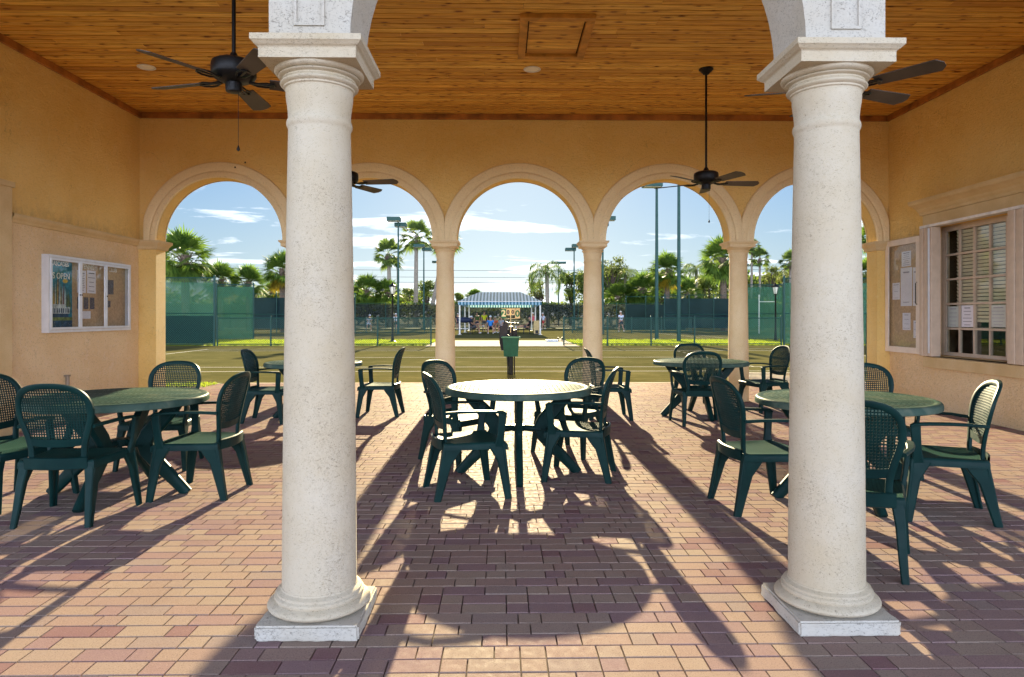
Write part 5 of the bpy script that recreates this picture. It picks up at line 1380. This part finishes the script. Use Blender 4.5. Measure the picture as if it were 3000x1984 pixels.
def tree(kind, label, px, py, rp, d, var=0, base=None, hs=1.0):
    c = at(px, py, d); R = rp / F * d * {'sabal': 1.28, 'sabaly': 1.28, 'wash': 1.16, 'queen': 1.12, 'broad': 1.15, 'airy': 1.1}[kind]
    bx, by = (c.x, c.y) if base is None else at(base, 0, d).xy
    t = empty(NAMES[kind], label, 'tree' if kind in ('broad', 'airy') else 'palm tree', (bx, by, -.05), 0, GRP[kind])
    mats = {'sabal': [M_PALM, M_PALMY], 'sabaly': [M_PALM, M_PALMY], 'wash': [M_PALM2], 'queen': [M_PALM2], 'broad': [M_LEAF], 'airy': [M_LEAF2]}[kind]
    cr = crown_mesh(kind, var, mats); cr.parent = t; cr.location = (c.x - bx, c.y - by, c.z + .05); cr.rotation_euler = (0, 0, trng.uniform(0, 6.28)); cr.scale = (R, R, R * hs)
    top = Vector((c.x - bx, c.y - by, c.z + .05)); mb = MB()
    if kind in ('broad', 'airy'):
        h = top.z; mb.tube([(0, 0, -.3), (0, 0, h * .45), (top.x * .6 + .1 * R, top.y * .6, h * .8), top + Vector((0, 0, R * .3))], [R * .075, R * .055, R * .045, R * .02], 8)
        rz = cr.rotation_euler.z
        for (lc, lr) in SRC[('lobes', kind, var)]:
            q = Vector((lc.x * math.cos(rz) - lc.y * math.sin(rz), lc.x * math.sin(rz) + lc.y * math.cos(rz), lc.z * hs)) * R + top
            s = Vector((0, 0, h * .55)); m_ = (s + q) / 2 + Vector((0, 0, -.08 * R)); mb.tube([s, m_, q], [R * .032, R * .022, R * .008], 5)
        mb.build('trunk', M_BARK, t)
    else:
        rad = R * {'sabal': .105, 'sabaly': .105, 'wash': .10, 'queen': .085}[kind]; n = 9; pts = []; rs = []
        for i in range(n + 1):
            s = i / n; bend = math.sin(PI * s) * (top.x * .10)
            pts.append((top.x * s ** 1.15 + bend, top.y * s, -.3 + (top.z + .3 - R * .08) * s)); rs.append(rad * (1.25 - .45 * s if kind == 'wash' else 1.05 - .1 * s))
        mb.tube(pts, rs, 10); mb.build('trunk', M_TRUNKP if kind in ('wash', 'queen') else M_TRUNK, t)
        mb = MB()
        if kind in ('sabal', 'sabaly'):
            rg = random.Random(px)
            for i in range(26):
                a = rg.uniform(0, 6.28); z = top.z - R * rg.uniform(.12, .55); r0 = rad * .95
                p = Vector((top.x + math.cos(a) * r0, top.y + math.sin(a) * r0, z)); mb.tube([p, p + Vector((math.cos(a) * R * .10, math.sin(a) * R * .10, R * .14))], [R * .018, R * .009], 4)
            mb.build('boot_stubs', M_TRUNK, t)
        elif kind == 'wash':
            rg = random.Random(px)
            for i in range(60):
                a = rg.uniform(0, 6.28); z = top.z - R * rg.uniform(.05, .5); p = Vector((top.x + math.cos(a) * rad, top.y + math.sin(a) * rad, z))
                leaflet(mb, p, p + Vector((math.cos(a) * R * .14, math.sin(a) * R * .14, -R * .28)), R * .03, Vector((math.cos(a), math.sin(a), .2)), .2)
            mb.build('dead_skirt', M_TRUNK, t)
    return t
TREES = [
 ('sabal', 'largest round cabbage palm, above the left windscreen in the first arch', 541, 738, 84, 55, 0, 546),
 ('sabal', 'cabbage palm cut by the left pilaster, beside the largest palm of the first arch', 466, 770, 52, 60, 1, 466),
 ('sabaly', 'low cabbage palm just right of the largest palm in the first arch', 648, 812, 58, 60, 0, 648),
 ('sabal', 'small low cabbage palm in the middle of the first arch, above the second screen panel', 728, 818, 52, 60, 1, 728),
 ('sabaly', 'cabbage palm with yellow lower fronds beside the left white column', 826, 780, 62, 54, 1, 830),
 ('sabal', 'short cabbage palm behind the lantern post, right of it', 795, 850, 30, 66, 0, 795),
 ('sabal', 'wide cabbage palm at the left of the second arch', 1075, 842, 52, 80, 1, 1075),
 ('sabal', 'cabbage palm behind the lantern post in the second arch', 1135, 850, 46, 80, 0, 1135),
 ('wash', 'slender fan palm with few fronds left of the court mast in the second arch', 1138, 738, 52, 86, 0, 1146),
 ('wash', 'tallest slender fan palm with a curved trunk in the second arch', 1220, 684, 52, 86, 1, 1217),
 ('wash', 'leaning fan palm with its crown behind the second arcade column', 1302, 700, 50, 86, 0, 1252),
 ('broad', 'small round tree low between the two masts of the second arch', 1196, 866, 28, 100, 0, None),
 ('broad', 'dark upright tree just left of the second arcade column', 1252, 850, 38, 105, 1, None),
 ('broad', 'low dark trees at the left edge of the second arch', 1050, 868, 34, 100, 0, None),
 ('sabal', 'small palm peeping over the left slope of the striped canopy', 1388, 866, 28, 90, 0, 1388),
 ('broad', 'low bush left of the striped canopy', 1350, 880, 30, 95, 1, None),
 ('queen', 'feathery palm with a grey trunk right of the striped canopy', 1602, 792, 62, 86, 0, 1606),
 ('airy', 'airy pine just right of the striped canopy', 1583, 852, 54, 95, 0, None),
 ('broad', 'leafy tree left of the third arcade column', 1672, 842, 60, 95, 0, None),
 ('broad', 'leafy tree low behind the far fence at the third arcade column', 1715, 862, 56, 92, 1, None),
 ('airy', 'tall airy tree right of the third arcade column', 1790, 782, 54, 95, 1, None),
 ('queen', 'feathery palm hanging low in the middle of the fourth arch', 1832, 800, 42, 100, 1, 1832),
 ('sabal', 'cabbage palm low left in the fourth arch', 1812, 862, 44, 84, 1, 1812),
 ('sabal', 'broad cabbage palm behind the white shirted player', 1882, 838, 56, 84, 0, 1885),
 ('sabaly', 'cabbage palm with yellow fronds between the two tall masts', 1956, 782, 56, 78, 0, 1952),
 ('broad', 'leafy tree behind the yellow fronded palm', 1930, 838, 66, 98, 1, None),
 ('sabal', 'low cabbage palm right of the tallest mast', 2012, 850, 46, 84, 1, 2012),
 ('queen', 'feathery palm right of the tall masts', 2040, 788, 48, 92, 0, 2038),
 ('broad', 'sunlit bush left of the fourth arcade column', 2075, 850, 44, 92, 0, None),
 ('sabal', 'tall cabbage palm with a bare grey trunk beside the fourth arcade column', 2118, 748, 68, 58, 0, 2122),
 ('wash', 'fan palm peeping right of the fourth capital', 2203, 718, 28, 90, 1, 2200),
 ('wash', 'small fan palm between the fourth arcade column and the right white column', 2226, 752, 31, 90, 0, 2226),
 ('airy', 'dark round tree in the fifth arch', 2258, 800, 36, 98, 0, None),
 ('wash', 'fan palm against the left edge of the right white column', 2316, 762, 38, 84, 1, 2316),
 ('airy', 'pine low behind the fan palm at the right white column', 2300, 815, 34, 98, 1, None),
 ('sabal', 'palm fronds in the sliver right of the right white column', 2560, 682, 52, 50, 1, 2566),
 ('sabaly', 'lower palm in the sliver right of the right white column', 2545, 790, 46, 56, 0, 2550),
]
for (k, lb, px, py, rp, d, v, bs) in TREES: tree(k, lb, px, py, rp, d, v, bs)
# leafy masses: hedge on the back fence and the wood behind it
def mass(name, label, x0, x1, y, dy, z0, ztop, n, size, seed, mat):
    rg = random.Random(seed); mb = MB()
    for _ in range(n):
        x = rg.uniform(x0, x1); h = ztop * (.72 + .38 * noise.noise(Vector((x * .16, seed, 0))) + .16 * noise.noise(Vector((x * .7, seed, 4))))
        z = z0 + (h - z0) * rg.random() ** .6; yy = y + rg.gauss(0, dy)
        p = Vector((x, yy, z)); a1 = Vector((rg.gauss(0, 1), rg.gauss(0, 1), rg.gauss(0, 1))).normalized(); b1 = a1.cross(Vector((rg.gauss(0, 1), rg.gauss(0, 1), rg.gauss(0, 1)))).normalized(); s = size * rg.uniform(.5, 1.2)
        a1 = a1 * s; b1 = b1 * s * .5; o = len(mb.v); mb.v += [p - a1, p + b1, p + a1, p - b1]; mb.f.append([o, o + 1, o + 2, o + 3]); mb.m.append(0); mb.sm.append(False)
    return tag(mb.build(name, mat), label, kind='stuff')
M_HEDGE = leafmat('hedge_leaf', (0.06, 0.11, 0.012), (0.20, 0.25, 0.02), .5)
mass('hedge', 'sunlit vine hedge along the top of the far fence', -45, 45, 72.2, .5, 1.2, 3.2, 9000, .20, 5, M_HEDGE)
mass('far_wood', 'dense mass of trees behind the right courts', 14, 66, 106, 3.0, 0, 10.4, 17000, .46, 6, M_LEAF)
mass('far_wood', 'low mass of trees behind the left courts', -95, -12, 112, 3.0, 0, 7.0, 13000, .46, 8, M_LEAF)
mass('far_wood', 'low green mass behind the striped canopy', -12, 14, 116, 2.0, 0, 4.6, 3200, .42, 9, M_LEAF)
# ---------------------------------------------------------------- people (small, far away)
def skin_mesh(name, verts, edges, radii, root, mat, parent, sub=1, flat=None):
    me = bpy.data.meshes.new(name); me.from_pydata([tuple(v) for v in verts], edges, []); o = bpy.data.objects.new(name, me); COL.objects.link(o)
    sk = o.modifiers.new('s', 'SKIN'); sk.use_smooth_shade = True
    if sub: ss = o.modifiers.new('u', 'SUBSURF'); ss.levels = sub; ss.render_levels = sub
    for i, r in enumerate(radii):
        d = me.skin_vertices[0].data[i]; d.radius = r if isinstance(r, tuple) else (r, r); d.use_root = (i == root)
    dg = bpy.context.evaluated_depsgraph_get(); dg.update()
    m2 = bpy.data.meshes.new_from_object(o.evaluated_get(dg)); m2.name = name
    bpy.data.objects.remove(o); bpy.data.meshes.remove(me)
    m2.materials.clear(); m2.materials.append(mat)
    o = bpy.data.objects.new(name, m2); COL.objects.link(o); o.parent = parent
    return o
CL = {}
def cloth(c):
    if c not in CL: CL[c] = simple('cloth_%d' % len(CL), c, .8, var=.1)
    return CL[c]
M_SKIN = simple('skin', (.44, .24, .16), .55, var=.06); M_HAIR = simple('hair', (.10, .07, .05), .6); M_SHOE = simple('shoe', (.62, .62, .62), .6)
V3 = Vector
POSES = {
 'stand': dict(pel=(0, 0, .95), ch=(0, .01, 1.25), nk=(0, 0, 1.47), hd=(0, .02, 1.62), el=((-.25, .0, 1.14), (.25, .02, 1.14)), ha=((-.27, .08, .90), (.26, .14, .92)), kn=((-.10, .02, .50), (.11, .03, .50)), an=((-.11, -.02, .08), (.12, .02, .08))),
 'walk': dict(pel=(0, 0, .93), ch=(0, .03, 1.23), nk=(0, .05, 1.45), hd=(0, .08, 1.60), el=((-.25, -.12, 1.14), (.25, .12, 1.12)), ha=((-.24, -.10, .88), (.24, .32, 1.02)), kn=((-.10, .18, .50), (.10, -.04, .48)), an=((-.10, .22, .08), (.10, -.34, .12))),
 'ready': dict(pel=(0, -.08, .84), ch=(0, .10, 1.10), nk=(0, .20, 1.28), hd=(0, .28, 1.41), el=((-.26, .18, .98), (.26, .18, .98)), ha=((-.10, .42, .96), (.10, .44, .98)), kn=((-.20, .12, .46), (.20, .12, .46)), an=((-.24, -.02, .08), (.24, -.02, .08))),
 'sit': dict(pel=(0, -.05, .50), ch=(0, -.12, .82), nk=(0, -.12, 1.04), hd=(0, -.08, 1.19), el=((-.26, .0, .74), (.26, .0, .74)), ha=((-.18, .24, .62), (.18, .24, .62)), kn=((-.18, .40, .50), (.18, .40, .50)), an=((-.18, .42, .09), (.18, .40, .09))),
 'cross': dict(pel=(0, -.05, .50), ch=(0, -.18, .80), nk=(0, -.20, 1.02), hd=(0, -.15, 1.17), el=((-.25, .02, .74), (.25, .02, .72)), ha=((-.10, .22, .68), (.12, .24, .66)), kn=((-.12, .42, .50), (.06, .36, .74)), an=((-.12, .46, .09), (-.14, .68, .60))),
 'legsup': dict(pel=(0, -.05, .50), ch=(0, -.20, .80), nk=(0, -.22, 1.02), hd=(0, -.17, 1.17), el=((-.25, -.02, .72), (.25, -.02, .72)), ha=((-.14, .22, .64), (.14, .22, .64)), kn=((-.10, .42, .56), (.12, .40, .62)), an=((-.10, .84, .44), (.10, .80, .46))),
}
def person(label, px, d, face, pose, h, shirt, shorts, hat=None, sleeve=True, hair=M_HAIR, group=None, racket=False):
    q = at(px, 0, d); s = h / 1.75
    t = empty('person', label, 'person', (q.x, q.y, -.026), math.atan2(-face[0], face[1]), group); t.scale = (s, s, s)
    P = {k: (V3(v) if not isinstance(v[0], tuple) else [V3(x) for x in v]) for k, v in POSES[pose].items()}
    vs = []; es = []; rs = []
    def add(v, r, par=None):
        vs.append(V3(v)); rs.append(r); i = len(vs) - 1
        if par is not None: es.append((par, i))
        return i
    up = (P['nk'] - P['ch']).normalized()
    pel = add(P['pel'], (.15, .11)); wa = add(P['pel'].lerp(P['ch'], .5), (.135, .10), pel); ch = add(P['ch'], (.155, .115), wa); cl = add(P['ch'].lerp(P['nk'], .65), (.12, .09), ch)
    nk = add(P['nk'], .055, cl); jaw = add(P['hd'] - up * .05 + V3((0, .02, 0)), .075, nk); hd = add(P['hd'] + up * .03, (.082, .095), jaw); tp = add(P['hd'] + up * .10, .065, hd); add(P['hd'] + V3((0, .115, -.01)), .014, hd)
    arms = []; legs = []
    for k, sx in ((0, -1), (1, 1)):
        sh = add(P['ch'].lerp(P['nk'], .58) + V3((sx * .185, 0, 0)), .06, cl); el = add(P['el'][k], .043, sh); wr = add(P['ha'][k], .028, el)
        dv = (P['ha'][k] - P['el'][k]).normalized(); pm = add(P['ha'][k] + dv * .06, (.036, .016), wr); sd = dv.cross(V3((0, 0, 1))); sd = sd.normalized() if sd.length > .1 else V3((0, 1, 0))
        for f in range(4):
            a = add(P['ha'][k] + dv * (.115 - .006 * abs(f - 1.3)) + sd * (.018 * (f - 1.5)) + V3((0, 0, -.01)), .0085, pm); add(vs[a] + dv * .05 + V3((0, .012, -.018)), .007, a)
        a = add(P['ha'][k] + dv * .05 + sd * .045 * sx, .010, wr); add(vs[a] + dv * .03 + sd * .012 * sx, .008, a)
        hp = add(P['pel'] + V3((sx * .09, .01, -.05)), .095, pel); kn = add(P['kn'][k], .058, hp); cf = add(P['kn'][k].lerp(P['an'][k], .35), .056, kn); an = add(P['an'][k], .036, cf)
        toe = V3((0, .13, -.035)) if pose != 'legsup' else V3((0, .05, .12)); add(P['an'][k] + toe, .03, an); add(P['an'][k] + V3((0, -.05, -.04)), .03, an)
        arms.append((vs[sh].copy(), vs[el].copy())); legs.append((vs[hp].copy(), vs[kn].copy(), vs[an].copy()))
    skin_mesh('body', vs, es, rs, pel, M_SKIN, t)
    # shirt
    v2 = [P['pel'] + (P['ch'] - P['pel']).normalized() * -.02, P['pel'].lerp(P['ch'], .5), P['ch'], P['ch'].lerp(P['nk'], .68)]; r2 = [(.175, .135), (.155, .122), (.175, .135), (.135, .105)]; e2 = [(0, 1), (1, 2), (2, 3)]
    for (sh, el) in arms:
        i = len(v2); v2 += [sh, sh.lerp(el, .62)]; r2 += [.078, .068]; e2 += [(3, i), (i, i + 1)]
    skin_mesh('shirt', v2, e2, r2, 0, cloth(shirt), t)
    v2 = [P['pel'] + V3((0, 0, .03)), P['pel'] + V3((0, 0, -.04))]; r2 = [(.168, .128), (.165, .125)]; e2 = [(0, 1)]
    for (hp, kn, an) in legs:
        i = len(v2); v2 += [hp, hp.lerp(kn, .72)]; r2 += [.115, .092]; e2 += [(1, i), (i, i + 1)]
    skin_mesh('shorts', v2, e2, r2, 0, cloth(shorts), t)
    for (hp, kn, an) in legs:
        toe = V3((0, .15, -.04)) if pose != 'legsup' else V3((0, .05, .15))
        v2 = [an + V3((0, -.04, -.035)), an + V3((0, .02, -.02)), an + toe]; skin_mesh('shoe', v2, [(0, 1), (1, 2)], [.042, .05, .038], 1, M_SHOE, t)
    hc = P['hd'] + up * .055
    mb = MB(); prof = [(.108 * math.cos(a), .105 * math.sin(a)) for a in [i * PI / 16 for i in range(8)]] + [(.004, .106)]
    mb.lathe(prof, 16, hc); 
    if hat:
        vz = [hc + V3((.085 * math.cos(a), .075 + .10 * math.sin(a), .004 - .02 * math.sin(a))) for a in [PI * i / 8 for i in range(9)]]
        mb.add(vz + [v + V3((0, 0, .012)) for v in vz], [tuple(range(9))[::-1], tuple(range(9, 18))] + [(i, i + 1, i + 10, i + 9) for i in range(8)]); mb.build('cap', cloth(hat), t)
    else: mb.build('hair', hair, t)
    if racket:
        hp = P['ha'][1]; rk = empty('tennis_racket', 'tennis racket held by the ' + racket, 'racket', (0, 0, 0)); rk.location = t.matrix_basis @ (hp + V3((0, .06, -.02))); rk.rotation_euler = (math.radians(-60), 0, t.rotation_euler.z)
        mb = MB(); mb.tube([(0, 0, -.08), (0, 0, .28)], .014, 6); mb.build('handle', M_BLK, rk)
        mb = MB(); mb.tube([(.12 * math.sin(2 * PI * i / 20), 0, .44 - .16 * math.cos(2 * PI * i / 20)) for i in range(21)], .012, 6); mb.build('head_frame', M_LINE, rk)
    return t
W_ = (.70, .72, .76); NV = (.015, .02, .05); BK = (.012, .012, .014)
person('bending player in pale blue on the far left court, left of the lantern post', 1080, 60, (.5, -.8), 'ready', 1.62, (.42, .52, .66), (.45, .52, .62), hat=W_, group='players on the courts', racket='player in pale blue on the left court')
person('player in white top and black shorts right of the lantern post', 1159, 60, (.2, 1), 'walk', 1.55, (.66, .72, .80), BK, hat=W_, group='players on the courts')
person('player in navy standing at the left edge of the third arch', 1341, 66, (.6, -.8), 'stand', 1.55, (.02, .022, .05), NV, hat=(.5, .42, .40), group='people round the canopy')
person('seated man in black with a white cap and crossed legs, left under the canopy', 1386, 50.6, (.96, -.25), 'cross', 1.75, BK, (.10, .10, .11), hat=W_, group='people round the canopy')
person('standing person in dark green under the canopy, left of the yellow shirt', 1398, 60, (-.2, 1), 'stand', 1.62, (.05, .10, .03), NV, group='people round the canopy')
person('standing man in a bright yellow shirt under the canopy, seen from behind', 1419, 58, (.2, 1), 'stand', 1.72, (.62, .64, .02), (.05, .05, .06), group='people round the canopy')
person('seated man in a bright blue shirt and white cap facing the court', 1437, 50.4, (.05, -1), 'sit', 1.75, (.03, .22, .62), NV, hat=W_, group='people round the canopy')
person('seated person in orange red behind the table under the canopy', 1452, 55.5, (.4, -.9), 'sit', 1.7, (.62, .12, .05), BK, hat=(.5, .5, .5), group='people round the canopy')
person('person in a grey shirt at the net line in front of the canopy table', 1466, 52.5, (-.7, -.7), 'sit', 1.75, (.36, .38, .42), NV, group='people round the canopy')
person('seated man in black with a dark cap and raised legs, right under the canopy', 1545, 50.3, (-1, .05), 'legsup', 1.75, BK, (.03, .04, .08), hat=NV, group='people round the canopy')
person('person in a red and white top leaving the canopy at the right', 1562, 62.5, (-.4, .9), 'walk', 1.62, (.55, .10, .14), (.03, .02, .02), hat=W_, group='people round the canopy')
person('person in a white shirt and red shorts walking right of the canopy', 1592, 66, (-.8, -.5), 'walk', 1.62, (.62, .66, .80), (.42, .02, .03), hat=(.66, .62, .58), group='people round the canopy')
person('player in a white top and navy shorts on the right court, seen from behind', 1820, 56.5, (-.3, 1), 'walk', 1.72, (.62, .68, .82), NV, hat=(.62, .56, .5), group='players on the courts', racket='player in white on the right court')
# ---------------------------------------------------------------- sky, sun, camera
EL, AZ = math.radians(16.9), .0055
W = bpy.data.worlds.new('World'); S.world = W; W.use_nodes = True
nt = W.node_tree; nt.nodes.clear()
out = nt.nodes.new('ShaderNodeOutputWorld'); bg = nt.nodes.new('ShaderNodeBackground'); L(nt, bg.outputs[0], out.inputs[0])
sky = nt.nodes.new('ShaderNodeTexSky'); sky.sky_type = 'NISHITA'; sky.sun_disc = False; sky.sun_elevation = EL; sky.sun_rotation = AZ
sky.altitude = 0; sky.air_density = 1.0; sky.dust_density = SKY_DUST; sky.ozone_density = 1.6
tc = N(nt, 'ShaderNodeTexCoord'); sp = N(nt, 'ShaderNodeSeparateXYZ'); L(nt, tc.outputs['Generated'], sp.inputs[0])
zc = math_n(nt, 'ADD', math_n(nt, 'MAXIMUM', sp.outputs[2], 0.0), .10)
cv = N(nt, 'ShaderNodeCombineXYZ'); L(nt, math_n(nt, 'DIVIDE', sp.outputs[0], zc), cv.inputs[0]); L(nt, math_n(nt, 'DIVIDE', sp.outputs[1], zc), cv.inputs[1])
mp = N(nt, 'ShaderNodeMapping'); mp.inputs['Location'].default_value = CLOUD_OFF; mp.inputs['Scale'].default_value = (.62, 1.0, 1); L(nt, cv.outputs[0], mp.inputs[0])
cn1 = noise_tex(nt, mp.outputs[0], 1.25, 8, .58, .4)
# more cloud low down; unseen cloud behind the viewpoint is added as fill
low = N(nt, 'ShaderNodeMapRange'); L(nt, sp.outputs[2], low.inputs[0]); low.inputs[1].default_value = .0; low.inputs[2].default_value = .32; low.inputs[3].default_value = .10; low.inputs[4].default_value = -.05
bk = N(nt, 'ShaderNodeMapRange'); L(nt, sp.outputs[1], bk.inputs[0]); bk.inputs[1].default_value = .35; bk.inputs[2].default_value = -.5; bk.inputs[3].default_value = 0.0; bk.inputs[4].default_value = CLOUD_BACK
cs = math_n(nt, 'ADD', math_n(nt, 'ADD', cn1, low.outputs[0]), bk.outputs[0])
msk = ramp(nt, cs, [(.59, (0, 0, 0)), (.68, (1, 1, 1))])
# the cloud colour follows the brightness of the sky around it
# soft shoulder: the sky close to the sun is held back so that it keeps its colour
bwn = N(nt, 'ShaderNodeRGBToBW'); L(nt, sky.outputs[0], bwn.inputs[0])
dv = math_n(nt, 'ADD', 1.0, math_n(nt, 'DIVIDE', bwn.outputs[0], SKY_KNEE))
sf = N(nt, 'ShaderNodeVectorMath', operation='SCALE'); L(nt, sky.outputs[0], sf.inputs[0]); L(nt, math_n(nt, 'DIVIDE', SKY_GAIN, dv), sf.inputs['Scale'])
hz = N(nt, 'ShaderNodeMapRange'); L(nt, sp.outputs[2], hz.inputs[0]); hz.inputs[1].default_value = 0.0; hz.inputs[2].default_value = .22; hz.inputs[3].default_value = .35; hz.inputs[4].default_value = 1.15
hz2 = N(nt, 'ShaderNodeHueSaturation'); L(nt, hz.outputs[0], hz2.inputs['Saturation']); L(nt, sf.outputs[0], hz2.inputs['Color'])
skyc = mixc(nt, 1.0, hz2.outputs[0], SKY_TINT, 'MULTIPLY')
hs = N(nt, 'ShaderNodeHueSaturation'); hs.inputs['Saturation'].default_value = .0; hs.inputs['Value'].default_value = 1.0; L(nt, skyc, hs.inputs['Color'])
cc = mixc(nt, 1.0, hs.outputs[0], CLOUD_MUL, 'MULTIPLY')
add0 = mixc(nt, 1.0, cc, CLOUD_ADD, 'ADD')
# unseen clouds behind the viewpoint are boosted, most near the horizon, as fill light
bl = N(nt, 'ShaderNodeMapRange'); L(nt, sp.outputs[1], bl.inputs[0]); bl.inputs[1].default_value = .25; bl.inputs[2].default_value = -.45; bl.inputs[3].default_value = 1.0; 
lo_ = N(nt, 'ShaderNodeMapRange'); L(nt, sp.outputs[2], lo_.inputs[0]); lo_.inputs[1].default_value = .10; lo_.inputs[2].default_value = .42; lo_.inputs[3].default_value = CLOUD_FILL_LOW; lo_.inputs[4].default_value = CLOUD_FILL
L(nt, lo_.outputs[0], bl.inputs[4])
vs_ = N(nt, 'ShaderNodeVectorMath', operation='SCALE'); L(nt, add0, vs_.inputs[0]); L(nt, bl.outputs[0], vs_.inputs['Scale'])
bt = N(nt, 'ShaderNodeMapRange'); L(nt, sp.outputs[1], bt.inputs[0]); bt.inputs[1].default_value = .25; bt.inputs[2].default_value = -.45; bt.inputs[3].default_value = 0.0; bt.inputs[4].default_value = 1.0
add = mixc(nt, bt.outputs[0], vs_.outputs[0], mixc(nt, 1.0, vs_.outputs[0], (.88, .98, 1.17, 1), 'MULTIPLY'))  # bluish tint put on the unseen fill clouds
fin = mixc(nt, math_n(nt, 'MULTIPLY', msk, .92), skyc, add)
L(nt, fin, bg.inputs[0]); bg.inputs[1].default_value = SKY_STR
sv = Vector((math.sin(AZ) * math.cos(EL), math.cos(AZ) * math.cos(EL), math.sin(EL)))
ld = bpy.data.lights.new('sun', 'SUN'); ld.energy = SUN_STR; ld.angle = math.radians(.5); ld.color = (1.0, .84, .51)
lo = bpy.data.objects.new('sun', ld); COL.objects.link(lo); lo.rotation_euler = sv.to_track_quat('Z', 'Y').to_euler(); lo.location = (0, 40, 30)
cam = bpy.data.cameras.new('camera'); co = bpy.data.objects.new('camera', cam); COL.objects.link(co)
cam.sensor_width = 36; cam.lens = 36 * F / 3000; cam.shift_x = 0.0; cam.shift_y = -(1984 / 2 - HOR) / 3000
cam.clip_start = .05; cam.clip_end = 4000
co.location = (0, 0, H); co.rotation_euler = (PI / 2, 0, -TH)
S.camera = co
S.view_settings.view_transform = 'Standard'; S.view_settings.look = 'None'; S.view_settings.gamma = 1.0; S.view_settings.exposure = EXPO
S.view_settings.use_curve_mapping = False
S.render.film_transparent = False
cy = S.cycles
cy.use_denoising = True; cy.max_bounces = 10; cy.diffuse_bounces = 6; cy.glossy_bounces = 4; cy.transparent_max_bounces = 24; cy.transmission_bounces = 4; cy.caustics_reflective = False; cy.caustics_refractive = False
cy.sample_clamp_indirect = 8
